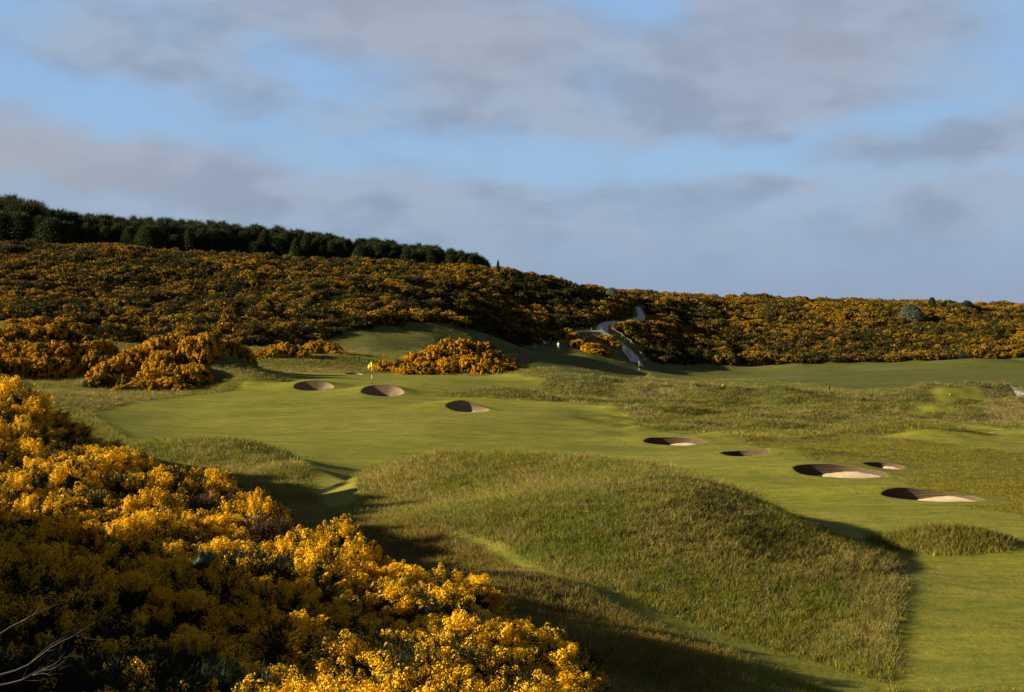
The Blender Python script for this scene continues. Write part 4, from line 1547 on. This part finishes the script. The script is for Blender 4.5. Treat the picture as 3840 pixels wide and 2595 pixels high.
# ------------------------------------------------------------------ the dark wood along the ridge
def tree_meshes(seed, h, w, conical):
    r = np.random.default_rng(seed)
    n = 5200
    t = r.uniform(0, 1, n) ** .85
    prof = (1 - t) ** .75 * (.55 + .45 * np.sin(np.clip(t * 3.2, 0, 1.57))) if conical else np.sqrt(np.clip(1 - (t * 1.15 - .25) ** 2 / .82, .02, 1))
    a = r.uniform(0, 6.28, n)
    kb = r.integers(0, 15, n)                         # boughs: leaves gather round them
    ba, bt = r.uniform(0, 6.28, 15), np.linspace(.05, .95, 15)
    a = np.where(r.uniform(size=n) < .6, ba[kb] + r.normal(size=n) * .35, a)
    t = np.where(r.uniform(size=n) < .6, np.clip(bt[kb] + r.normal(size=n) * .06, 0, 1), t)
    prof = ((1 - t) ** .7 * (.6 + .4 * np.sin(np.clip(t * 4, 0, 1.57)))) if conical else np.sqrt(np.clip(1 - (t * 1.2 - .3) ** 2 / .82, .015, 1))
    rad = w * prof * r.uniform(.45, 1.2, n)
    c = np.c_[rad * np.cos(a), rad * np.sin(a), h * (.12 + .88 * t)]
    nr = unit(np.c_[np.cos(a), np.sin(a), r.uniform(0, 1.2, n)] + r.normal(size=(n, 3)) * .9)
    pv, pf = petals(c, nr, r.uniform(.09, .24, n) * (h / 8), r, 1.9)
    m = 1100
    tt = r.uniform(.2, 1.0, m) ** .8
    aa = r.uniform(0, 6.28, m)
    pr = ((1 - tt) ** .7) if conical else np.sqrt(np.clip(1 - (tt * 1.2 - .3) ** 2 / .82, .015, 1))
    c2 = np.c_[w * pr * .9 * np.cos(aa), w * pr * .9 * np.sin(aa), h * (.12 + .88 * tt)]
    x2 = unit(np.c_[np.cos(aa) * .5, np.sin(aa) * .5, np.full(m, 1.1)] + r.normal(size=(m, 3)) * .25)
    bv, bf = blades(c2, x2, r.uniform(.4, 1.25, m) * (h / 8), np.full(m, .085), r)
    crown = mesh_of('crown', np.r_[pv, bv], [pf, bf + len(pv)], M['needle'])
    g = Bag()
    zs = np.linspace(-.3, h * .9, 8)
    g.tube(np.c_[np.sin(zs * .9 + seed) * .06, np.cos(zs * .7) * .05, zs], np.linspace(.17, .03, 8) * h / 8, 7)
    for i in range(9):
        z = h * (.2 + .07 * i); b = ba[i]; L = w * .75 * (1 - i / 12)
        g.tube([(0, 0, z), (math.cos(b) * L * .5, math.sin(b) * L * .5, z + .2), (math.cos(b) * L, math.sin(b) * L, z + .55)], [.05, .035, .015], 5)
    return crown, g.mesh('trunk', M['bark'])


def wood():
    r = np.random.default_rng(41)
    forms = [tree_meshes(500 + k, 8.0, [2.2, 2.3, 2.0, 2.3, 2.1, 2.2, 2.4][k], [1, 0, 1, 1, 0, 1, 1][k]) for k in range(7)]
    us = np.array([-60, 0, 14, 30, 46, 62, 80, 100, 140, 170, 200, 270, 310, 350, 380, 410, 440, 460, 475, 484, 490])
    vs = np.array([200, 201, 201, 204, 208, 214, 217, 217, 220, 222, 223, 229, 234, 238, 241, 245, 249, 252, 254, 258, 265])
    protos = {}
    rows = []
    for row, (d0, sp, share) in enumerate(((349, 2.5, .80), (356, 2.2, .92), (364, 2.0, .98), (372, 2.0, 1.0))):
        x = -.40 * d0
        while x < -.016 * d0:
            rows.append((x + r.uniform(-.9, .9), d0 + r.uniform(-2.5, 2.5), share))
            x += sp * r.uniform(.75, 1.25)
    rows.sort(key=lambda q: (-q[1]))
    n = 0
    for x, y, share in rows:
        u = W2 + F * x / y
        if u > 488 or u < -45:
            continue
        y = y + max(0, (u - 60)) * .012
        z = lh(x, y)
        top = ZC + (306 - np.interp(u, us, vs)) / F * y
        h = (top - z) * share * r.uniform(.93, 1.06)
        if share < .9 and r.uniform() < .25:
            h *= .75
        if h < 1.5:
            continue
        k = int(r.integers(0, 7))
        s = h / 8.0
        wd = s * r.uniform(1.25, 1.7) * (1.1 if h < 6 else 1)
        if u > 474:
            lab, grp = 'dark tree at the right end of the ridge wood, where the tree line drops', 'trees ending the ridge wood'
        elif u < 46:
            lab, grp = 'tall dark tree in the high stand at the left end of the ridge', 'tall trees at the left end of the ridge'
        elif share < .85:
            lab, grp = 'dark tree in the front row of the ridge wood, just above the gorse', 'front trees of the ridge wood'
        else:
            lab, grp = 'dark green tree of the ridge wood, its crown against the sky', 'trees of the ridge wood'
        loc, rot, sc = (x, y, z - .1), (0, 0, r.uniform(0, 6.28)), (wd, wd, s)
        if k not in protos:
            root = empty('conifer_tree' if k in (0, 2, 5) else 'woodland_tree', loc, rot[2], sc)
            kids = [obj('crown', forms[k][0], root), obj('trunk', forms[k][1], root)]
            protos[k] = (root, kids)
        else:
            r0, k0 = protos[k]
            root = r0.copy(); C.objects.link(root)
            root.location, root.rotation_euler, root.scale = loc, rot, sc
            for ch in k0:
                c = ch.copy(); C.objects.link(c); c.parent = root
        root['label'], root['category'], root['group'] = lab, 'tree', grp
        n += 1
    print('trees', n)
    # lone little trees and bushes on the skyline
    def lone(name, u, v, d, h, wd, k, label, cat='tree', mats=None):
        x, y, _ = pt(u, v, d)
        root = empty(name, (x, y, lh(x, y) - .1), u, (wd / 2.4, wd / 2.4, h / 8))
        cm = forms[k][0]
        if mats:
            cm = cm.copy(); cm.materials[0] = mats
        obj('crown', cm, root); obj('trunk', forms[k][1], root)
        tag(root, label, cat)
        return root
    lone('conifer_tree', 498, 273, 330, 4.2, .75, 0, 'tiny lone conifer on the skyline right of the ridge wood')
    lone('woodland_tree', 932, 306, 400, 3.4, 1.1, 1, 'leftmost of three small dark bushy trees on the right skyline')
    lone('woodland_tree', 945, 306, 402, 2.7, 1.0, 3, 'low middle one of three small dark bushy trees on the right skyline')
    lone('woodland_tree', 967, 308, 400, 3.2, 1.9, 4, 'widest of three small dark bushy trees on the right skyline')
    lone('grey_bush', 911, 320, 366, 5.0, 4.6, 3, 'pale grey green round bush standing out among gorse on the right hill', 'bush', M['greyleaf'])
    lone('woodland_tree', 612, 291, 345, 3.6, 1.5, 1, 'small grey bush poking above the gorse skyline left of the path', 'bush', M['greyleaf'])


wood()


# ------------------------------------------------------------------ flags
def flag_stick(u, v, h, mat, cat_label, droop, bands):
    p = hit(u, v, land_height)
    root = empty('golf_flag', tuple(p))
    tag(root, cat_label, 'golf flag')
    z0 = -.05
    edges = [0.0] + bands + [h]
    segs = [[], []]
    g = [Bag(), Bag()]
    for i in range(len(edges) - 1):
        g[i % 2].tube([(0, 0, edges[i] + (z0 if i == 0 else 0)), (0, 0, edges[i + 1])], .035, 8)
    obj('pole_dark_band', g[0].mesh('pole_dark_band', M['poleblack'], True), root)
    pole = obj('pole', g[1].mesh('pole', M['polewhite'], True), root)
    # cloth hanging in folds
    V, q = [], []
    nx, nz = 12, 10
    for j in range(nz + 1):
        for i in range(nx + 1):
            s, t = i / nx, j / nz
            x = s * (.46 + .10 * math.sin(t * 2)) * (1 if droop > 0 else -1)
            yy = .10 * math.sin(s * 7 + t * 2.2) * s + .22 * s
            zz = h - t * .52 * (1 - .25 * s) - s * s * .34 - s * .10
            V.append((x * (1 - .25 * t * s), yy, zz))
    for j in range(nz):
        for i in range(nx):
            a = j * (nx + 1) + i
            q.append((a, a + 1, a + nx + 2, a + nx + 1))
    cl = obj('flag_cloth', mesh_of('flag_cloth', np.array(V), [np.array(q)], mat, True), root)
    sm = cl.modifiers.new('thickness', 'SOLIDIFY'); sm.thickness = .012
    cup = Bag(); cup.tube([(0, 0, -.1), (0, 0, .012)], .055, 12)
    obj('cup', cup.mesh('cup', M['poleblack']), root)
    return root


flag_stick(371.9, 383.6, 2.35, M['yellow'], 'yellow golf flag on a banded pole above the round bunker', -1, [.45, .95, 1.35])
flag_stick(639.0, 373.6, 2.30, M['red'], 'red golf flag on a banded pole beside the foot of the gravel path', 1, [.45, .95, 1.35])


# ------------------------------------------------------------------ people on the tee
def person(u, v, face, pose, top, legs, shoe, label, cap=None, d=None):
    p = np.array(pt(u, v, d)) if d else hit(u, v, land_height)
    p[2] = lh(p[0], p[1])
    root = empty('person', tuple(p), face)
    tag(root, label, 'person')
    # joints: name -> (xyz, radius)
    J = {'pelvis': ((0, 0, .93), .135), 'waist': ((0, .0, 1.08), .125), 'chest': ((0, .02, 1.30), .155), 'neck0': ((0, .01, 1.46), .075), 'neck': ((0, -.01, 1.52), .058),
         'head0': ((0, -.02, 1.60), .085), 'head': ((0, -.02, 1.68), .095), 'crownp': ((0, -.01, 1.75), .06), 'nose': ((0, -.125, 1.63), .014)}
    ear = [((.095, 0, 1.64), .016), ((-.095, 0, 1.64), .016)]
    E = [('pelvis', 'waist'), ('waist', 'chest'), ('chest', 'neck0'), ('neck0', 'neck'), ('neck', 'head0'), ('head0', 'head'), ('head', 'crownp'), ('head0', 'nose')]
    for i, e in enumerate(ear):
        J['ear%d' % i] = e; E.append(('head', 'ear%d' % i))
    for s, nm in ((1, 'r'), (-1, 'l')):
        st = pose['stance']
        J['hip' + nm] = ((s * .10, 0, .88), .105)
        J['knee' + nm] = ((s * (.10 + st * .4), -.03 + pose.get('knee', 0), .50), .065)
        J['ankle' + nm] = ((s * (.10 + st), .02, .10), .045)
        J['heel' + nm] = ((s * (.10 + st), .05, .045), .042)
        J['toe' + nm] = ((s * (.12 + st), -.16, .035), .034)
        E += [('pelvis', 'hip' + nm), ('hip' + nm, 'knee' + nm), ('knee' + nm, 'ankle' + nm), ('ankle' + nm, 'heel' + nm), ('ankle' + nm, 'toe' + nm)]
        el, wr = pose['arm' + nm]
        J['sho' + nm] = ((s * .19, .02, 1.41), .075)
        J['elb' + nm] = (el, .047)
        J['wri' + nm] = (wr, .030)
        dv = np.array(wr) - np.array(el); dv /= np.linalg.norm(dv)
        side = np.cross(dv, (0, 0, 1.0)) if abs(dv[2]) < .9 else np.array((0, 1.0, 0))
        side /= np.linalg.norm(side)
        palm = np.array(wr) + dv * .07
        J['palm' + nm] = (tuple(palm), .030)
        E += [('chest', 'sho' + nm), ('sho' + nm, 'elb' + nm), ('elb' + nm, 'wri' + nm), ('wri' + nm, 'palm' + nm)]
        for f, (off, L) in enumerate(((-.030, .065), (-.010, .078), (.011, .072), (.031, .056))):
            a_ = palm + side * off + dv * .04
            b_ = a_ + dv * L * .6 + np.array((0, -.012, 0))
            J['fa%s%d' % (nm, f)] = (tuple(a_), .0095); J['fb%s%d' % (nm, f)] = (tuple(b_), .0085)
            E += [('palm' + nm, 'fa%s%d' % (nm, f)), ('fa%s%d' % (nm, f), 'fb%s%d' % (nm, f))]
        th = np.array(wr) + dv * .05 - side * .045 + np.array((0, -.02, 0))
        J['th' + nm] = (tuple(th), .0105)
        E.append(('palm' + nm, 'th' + nm))
    lean = pose.get('lean', 0)
    names = list(J)
    vs = []
    for k in names:
        x, y, z = J[k][0]
        if z > .95:
            y -= lean * (z - .95)
            z -= abs(lean) * .12 * (z - .95)
        vs.append((x, y, z))
    me = bpy.data.meshes.new('person_frame')
    me.from_pydata(vs, [(names.index(a), names.index(b)) for a, b in E], [])
    tmp = bpy.data.objects.new('person_frame', me)
    C.objects.link(tmp)
    sk = tmp.modifiers.new('skin', 'SKIN')
    sk.use_smooth_shade = True
    for i, k in enumerate(names):
        me.skin_vertices[0].data[i].radius = (J[k][1],) * 2
        me.skin_vertices[0].data[i].use_root = (k == 'pelvis')
    sb = tmp.modifiers.new('smooth', 'SUBSURF'); sb.levels = 1; sb.render_levels = 1
    dg = bpy.context.evaluated_depsgraph_get()
    bm_ = bpy.data.meshes.new_from_object(tmp.evaluated_get(dg))
    bpy.data.objects.remove(tmp)
    bm_.name = 'body'
    bm_.materials.clear()
    for m in (M['skin'], top, legs, shoe, M['hair']):
        bm_.materials.append(m)
    wl, wr_ = np.array(vs[names.index('wril')]), np.array(vs[names.index('wrir')])
    hz = vs[names.index('head')][2]
    for f in bm_.polygons:
        c = np.array(f.center)
        k = 1
        if c[2] < .09: k = 3
        elif c[2] < .98 and abs(c[0]) < .33 and np.linalg.norm(c - wl) > .17 and np.linalg.norm(c - wr_) > .17: k = 2
        if min(np.linalg.norm(c - wl - (0, 0, -.07)), np.linalg.norm(c - wr_ - (0, 0, -.07))) < .14: k = 0
        if c[2] > hz - .19: k = 0
        if c[2] > hz - .02 or (c[2] > hz - .14 and c[1] > vs[names.index('head')][1] + .035): k = 4
        f.material_index = k
    body = obj('body', bm_, root)
    # eyes and mouth
    g = Bag()
    hx, hy, hz_ = vs[names.index('head')]
    for s in (-1, 1):
        g.box((s * .032, hy - .088, hz_ - .035), (.022, .012, .012))
    obj('eye', g.mesh('eye', M['hair']), root)
    if cap:
        g = Bag()
        a = np.linspace(0, 2 * math.pi, 14, endpoint=False)
        R_ = [(.108, -.005), (.106, .05), (.075, .09), (.02, .105)]
        V = np.concatenate([np.c_[np.cos(a) * r_, np.sin(a) * r_ * 1.08, np.full(14, z_)] for r_, z_ in R_])
        q = [(k * 14 + i, k * 14 + (i + 1) % 14, (k + 1) * 14 + (i + 1) % 14, (k + 1) * 14 + i) for k in range(3) for i in range(14)]
        g.add(V + np.array((hx, hy, hz_)), q)
        g.box((hx, hy - .15, hz_ + .0), (.15, .12, .012))
        obj('cap', g.mesh('cap', cap, True), root)
    return root, vs, names


def club(root_loc, a, b, face, label):
    root = empty('golf_club', root_loc, face)
    tag(root, label, 'golf club')
    g = Bag(); g.tube([a, tuple(np.array(a) * .75 + np.array(b) * .25)], .014, 6)
    obj('grip', g.mesh('grip', M['rubber'], True), root)
    g = Bag(); g.tube([tuple(np.array(a) * .75 + np.array(b) * .25), b], .007, 6)
    obj('shaft', g.mesh('shaft', M['metal'], True), root)
    g = Bag(); g.box((b[0] + .03, b[1], b[2] + .01), (.09, .05, .045), .3)
    obj('club_head', g.mesh('club_head', M['metal']), root)


addr = dict(stance=.14, knee=-.04, lean=.42, armr=((.13, -.20, 1.13), (.03, -.30, .93)), arml=((-.13, -.20, 1.13), (-.03, -.30, .93)))
stand = dict(stance=.06, lean=.03, armr=((.25, .0, 1.15), (.12, -.17, 1.08)), arml=((-.25, .0, 1.15), (-.12, -.17, 1.08)))
hold = dict(stance=.04, lean=.05, armr=((.24, .02, 1.14), (.27, -.08, .90)), arml=((-.26, .02, 1.15), (-.14, -.20, 1.12)))
r1, _, _ = person(539.6, 352.6, .9, addr, M['black'], M['black'], M['shoe'], 'golfer in black with white shoes bending over the tee', M['black'], 276)
club(r1.location, (0, -.47, .86), (.02, -.95, .04), .9, 'golf club held by the golfer in black')
person(558.5, 353.0, 2.9, stand, M['white'], M['white'], M['tan'], 'person all in white seen from behind, between the two golfers in dark clothes', M['white'], 274)
r3, _, _ = person(571.3, 352.6, 2.3, hold, M['navy'], M['black'], M['rubber'], 'person in dark grey top standing rightmost on the tee', None, 275)
club(r3.location, (.29, -.12, .88), (.36, -.30, .03), 2.3, 'golf club in the hand of the person in dark grey')


# ------------------------------------------------------------------ golf bags, trolley, tee furniture
def golf_bag(u, v, d, body_mat, trim, label, lean, face, h=.95):
    x, y, _ = pt(u, v, d)
    root = empty('golf_bag', (x, y, lh(x, y)), face)
    tag(root, label, 'golf bag')
    ax = np.array((math.sin(lean), 0, math.cos(lean)))
    base = np.array((0, 0, .18))
    g = Bag(); g.tube([base + ax * t for t in (0, .05, .4, h - .15, h)], [.12, .14, .145, .15, .16], 12)
    g.tube([base + ax * .15 + (0, -.13, 0), base + ax * .5 + (0, -.15, 0)], [.07, .08], 8)
    obj('bag', g.mesh('bag', body_mat, True), root)
    for i in range(7):
        a = i * .9
        o = np.array((math.cos(a) * .07, math.sin(a) * .07, 0))
        g = Bag(); g.tube([base + ax * (h - .1) + o, base + ax * (h + .24) + o * 1.3], .012, 5)
        g.box(base + ax * (h + .27) + o * 1.3, (.09, .05, .07), a)
        obj('club', g.mesh('club', trim), root)
    for s in (-1, 1):
        g = Bag()
        a = np.linspace(0, 2 * math.pi, 17)
        g.tube(np.c_[.14 * np.cos(a), np.full(17, s * .32), .14 + .14 * np.sin(a)], .022, 6, False)
        g.tube([(0, s * .34, .14), (0, s * .28, .14)], .03, 6)
        for k in range(3):
            b = k * 2.09
            g.tube([(0, s * .32, .14), (.13 * math.cos(b), s * .32, .14 + .13 * math.sin(b))], .008, 4)
        obj('wheel', g.mesh('wheel', M['rubber'], True), root)
    g = Bag()
    g.tube([(0, -.31, .14), (0, .31, .14)], .014, 6)
    g.tube([(0, 0, .14), (-.15, 0, .5), base + ax * h + (-.2, 0, .1)], .014, 6)
    g.tube([(-.1, 0, .25), (-.42, 0, .03)], .012, 6)
    obj('trolley_frame', g.mesh('trolley_frame', M['metal'], True), root)
    return root


golf_bag(546.0, 350.3, 279, M['bagwhite'], M['navy'], 'white and navy golf bag on a trolley behind the golfer in black', .75, 2.6)
golf_bag(550.5, 350.0, 279.5, M['navy'], M['metal'], 'upright navy golf bag on a trolley beside the white bag', .15, 1.2, 1.0)
golf_bag(828.5, 390.5, 186, M['navy'], M['bagred'], 'dark golf bag with red headcovers half hidden in tall grass at right', .2, 1.0, 1.05)


def tee_bench():
    x, y, _ = pt(489, 347.5, 281)
    root = empty('bench', (x, y, lh(x, y)), .05)
    tag(root, 'low dark bench in shadow at the left of the tee', 'bench')
    g = Bag()
    for k in range(3): g.box((0, (k - 1) * .16, .44), (11.5 * .22, .14, .04))
    obj('seat', g.mesh('seat', M['bark']), root)
    for s in (-1, 1):
        g = Bag(); g.box((s * 1.0, -.15, .2), (.09, .09, .46)); g.box((s * 1.0, .15, .2), (.09, .09, .46)); g.box((s * 1.0, 0, .40), (.07, .42, .04))
        obj('leg', g.mesh('leg', M['bark']), root)
    x, y, _ = pt(511.5, 347.3, 281)
    root = empty('tee_sign', (x, y, lh(x, y)), .3)
    tag(root, 'reddish brown tee post with a slanted board beside the low bench', 'post')
    g = Bag(); g.box((0, 0, .55), (.11, .11, 1.2))
    obj('post', g.mesh('post', M['redwood']), root)
    g = Bag(); g.tube([(-.42, -.02, .62), (.1, -.02, 1.45)], [.16, .10], 4)
    obj('board', g.mesh('board', M['redwood']), root)
    g = Bag(); g.box((.28, 0, 1.25), (.4, .05, .22), .2)
    obj('board', g.mesh('board', M['redwood']), root)


tee_bench()


def tee_marker(u, v, mat, label, s=.12):
    p = hit(u, v, land_height)
    root = empty('tee_marker', tuple(p))
    tag(root, label, 'tee marker')
    g = Bag()
    a = np.linspace(0, math.pi / 2, 5)
    g.tube(np.c_[np.zeros(5), np.zeros(5), s * 1.2 * np.sin(a)], np.maximum(s * np.cos(a), .01), 10)
    obj('head', g.mesh('head', mat, True), root)
    g = Bag(); g.tube([(0, 0, -.12), (0, 0, .02)], .02, 6)
    obj('spike', g.mesh('spike', M['metal']), root)


tee_marker(535.3, 347.6, M['polewhite'], 'white tee marker left of the golfers', .22)
tee_marker(722.9, 386.6, M['marker'], 'yellow tee marker on the grassy platform right of the red flag', .16)
tee_marker(697.2, 386.1, M['rubber'], 'black marker at the left of the platform, beyond the tall weeds', .16)
tee_marker(766.5, 391.6, M['rubber'], 'black marker at the right end of the platform, near the golf bag', .16)
tee_marker(950, 396.5, M['polewhite'], 'white marker on the small far tee at the right', .08)


# ------------------------------------------------------------------ post and rope fence along the path
def fence(rows, label, step=3.4, h=1.05):
    line = trackline(rows)
    seg = np.r_[0, np.cumsum(np.linalg.norm(np.diff(line, axis=0), axis=1))]
    t = np.arange(0, seg[-1], step)
    p = np.c_[np.interp(t, seg, line[:, 0]), np.interp(t, seg, line[:, 1])]
    z = land_height(p[:, 0], p[:, 1])
    root = empty('rope_fence', (p[0, 0], p[0, 1], z[0]))
    tag(root, label, 'fence')
    o = np.array((p[0, 0], p[0, 1], z[0]))
    for i in range(len(p)):
        b = np.array((p[i, 0], p[i, 1], z[i])) - o
        g = Bag(); g.tube([b + (0, 0, -.3), b + (0, 0, h)], .07, 7); g.tube([b + (0, 0, h), b + (0, 0, h + .05)], [.07, .03], 7)
        obj('post', g.mesh('post', M['wood'], False), root)
    g = Bag()
    for i in range(len(p) - 1):
        a, b = np.array((*p[i], z[i] + h * .85)) - o, np.array((*p[i + 1], z[i + 1] + h * .85)) - o
        s = np.linspace(0, 1, 7)
        q = a[None] * (1 - s[:, None]) + b[None] * s[:, None]
        q[:, 2] -= .22 * 4 * s * (1 - s)
        g.tube(q, .035, 5, False)
    obj('rope', g.mesh('rope', M['rope'], True), root)


fence([(645, 366, 287), (641, 357, 291), (636, 349, 295), (628, 343, 298), (618, 338, 301), (609, 334, 304)], 'rope fence along the right edge of the gravel path')
fence([(630, 366, 286), (627, 357, 290), (618, 348, 294), (606, 340, 297), (598, 335, 299), (588, 337, 296)], 'post and rope fence along the left edge of the gravel path')


# ------------------------------------------------------------------ bare twigs, green sheet in the gorse, pale seed weeds
def dead_branch(u, v, d, seed, L, label, heading, tilt):
    r = random.Random(seed)
    x, y, z = pt(u, v, d)
    root = empty('dead_branch', (x, y, z))
    tag(root, label, 'branch')

    def grow(g, p, dirv, ln, rad, lvl):
        pts, rads = [p], [rad]
        n = 7
        for i in range(n):
            dirv = (Vector(dirv) + Vector((r.uniform(-.22, .22), r.uniform(-.22, .22), r.uniform(-.16, .20)))).normalized()
            p = Vector(p) + dirv * ln / n
            pts.append(tuple(p)); rads.append(rad * (1 - .75 * (i + 1) / n))
            if lvl < 2 and i >= 1 and r.random() < .75:
                side = Vector((r.uniform(-1, 1), r.uniform(-1, 1), r.uniform(-.3, .8)))
                grow(g, tuple(p), (dirv * .8 + side * .8).normalized(), ln * r.uniform(.3, .55), rads[-1] * .65, lvl + 1)
        g.tube(pts, rads, 6)
    g = Bag()
    grow(g, (0, 0, 0), (math.cos(heading) * math.cos(tilt), math.sin(heading) * math.cos(tilt), math.sin(tilt)), L, .009, 0)
    obj('twigs', g.mesh('twigs', M['twig'], True), root)


dead_branch(-10, 640, 8.6, 4, .50, 'bare forked dead branch arching highest at the lower left corner', .35, .45)
dead_branch(-14, 680, 8.3, 9, .64, 'longest bare dead branch reaching right over dark gorse at the lower left', .15, .42)
dead_branch(-14, 690, 8.0, 13, .5, 'low bare dead branch at the bottom left corner, beneath the longer ones', .05, .2)


def green_sheet():
    x, y, z = pt(203, 558, 30.0)
    z0 = lh(x, y)
    print('sack above ground', z - z0)
    root = empty('green_sack', (x, y, z))
    tag(root, 'rounded dark green sack half sunk among foreground gorse', 'sack')
    r = np.random.default_rng(77)
    nu, nv = 28, 14
    V = []
    for j in range(nv):
        el = -math.pi / 2 * .75 + (math.pi * .875) * j / (nv - 1)
        for i in range(nu):
            a = 2 * math.pi * i / nu
            V.append((math.cos(el) * math.cos(a), math.cos(el) * math.sin(a), math.sin(el)))
    V = np.array(V)
    k = 1 + .10 * fbm(V[:, 0] * 2 + V[:, 2], V[:, 1] * 2 - V[:, 2], 180, 3) + .05 * np.sin(9 * V[:, 0] + 4 * V[:, 2])
    an = np.arctan2(V[:, 1], V[:, 0])
    k = k * (1 + .10 * np.sin(an * 4 + V[:, 2] * 3) + .06 * np.sin(an * 9))
    V = V * k[:, None] * np.array((.22, .2, .17))
    V[:, 2] += .30 * V[:, 0] - .06
    q = [(j * nu + i, j * nu + (i + 1) % nu, (j + 1) * nu + (i + 1) % nu, (j + 1) * nu + i) for j in range(nv - 1) for i in range(nu)]
    q.append(tuple(range((nv - 1) * nu, nv * nu))[:4])
    me = mesh_of('sack', V, [np.array(q)], M['sack'], True)
    obj('sack', me, root)


green_sheet()


def weeds():
    """cow parsley and pale seed heads on the bank before the red flag"""
    r = np.random.default_rng(61)
    forms = []
    for k in range(4):
        V, Q, T, n = [], [], [], 0
        for s in range(5):
            a = r.uniform(0, 6.28)
            top = np.array((math.cos(a) * .22 * r.uniform(.3, 1), math.sin(a) * .22 * r.uniform(.3, 1), r.uniform(.65, 1.05)))
            w = np.array((.012, .012, 0))
            V += [(-.012, 0, 0), (.012, 0, 0), tuple(top + (.008, 0, 0)), tuple(top - (.008, 0, 0))]
            Q.append((n, n + 1, n + 2, n + 3)); n += 4
            for j in range(9):
                b = r.uniform(0, 6.28); q = r.uniform(.02, .15)
                c = top + np.array((math.cos(b) * q, math.sin(b) * q, r.uniform(-.02, .04)))
                V += [tuple(c + (.035, 0, 0)), tuple(c + (0, .035, .01)), tuple(c + (-.035, 0, .015)), tuple(c + (0, -.035, 0))]
                Q.append((n, n + 1, n + 2, n + 3)); n += 4
        forms.append(mesh_of('weed_form', np.array(V), [np.array(Q)], M['flowerhead']))
    P = []
    for (u, v, d, su, sd, cnt) in ((600, 372, 168, 40, 6, 90), (650, 383, 160, 35, 7, 60), (575, 373, 172, 25, 5, 40), (720, 382, 165, 35, 6, 50), (820, 388, 175, 30, 8, 45), (900, 395, 165, 60, 6, 40), (560, 388, 152, 20, 6, 25)):
        for _ in range(cnt):
            uu, dd = u + r.normal() * su, d + r.normal() * sd
            x, y, _z = pt(uu, v, dd)
            P.append((x, y))
    P = np.array(P)
    o = zone_weights(P[:, 0], P[:, 1])
    P = P[o['long'] > .5]
    n = len(P)
    z = land_height(P[:, 0], P[:, 1])
    h = r.uniform(.25, .55, n)
    g = scatter('weeds', forms, np.c_[P, z], np.c_[r.normal(size=(n, 2)) * .08, r.uniform(0, 6.28, n)], np.c_[h, h, h], r.integers(0, 4, n), np.ones((n, 3)))
    tag(g, 'white flowering weeds scattered over the grassy bank', 'weeds', kind='stuff')


weeds()
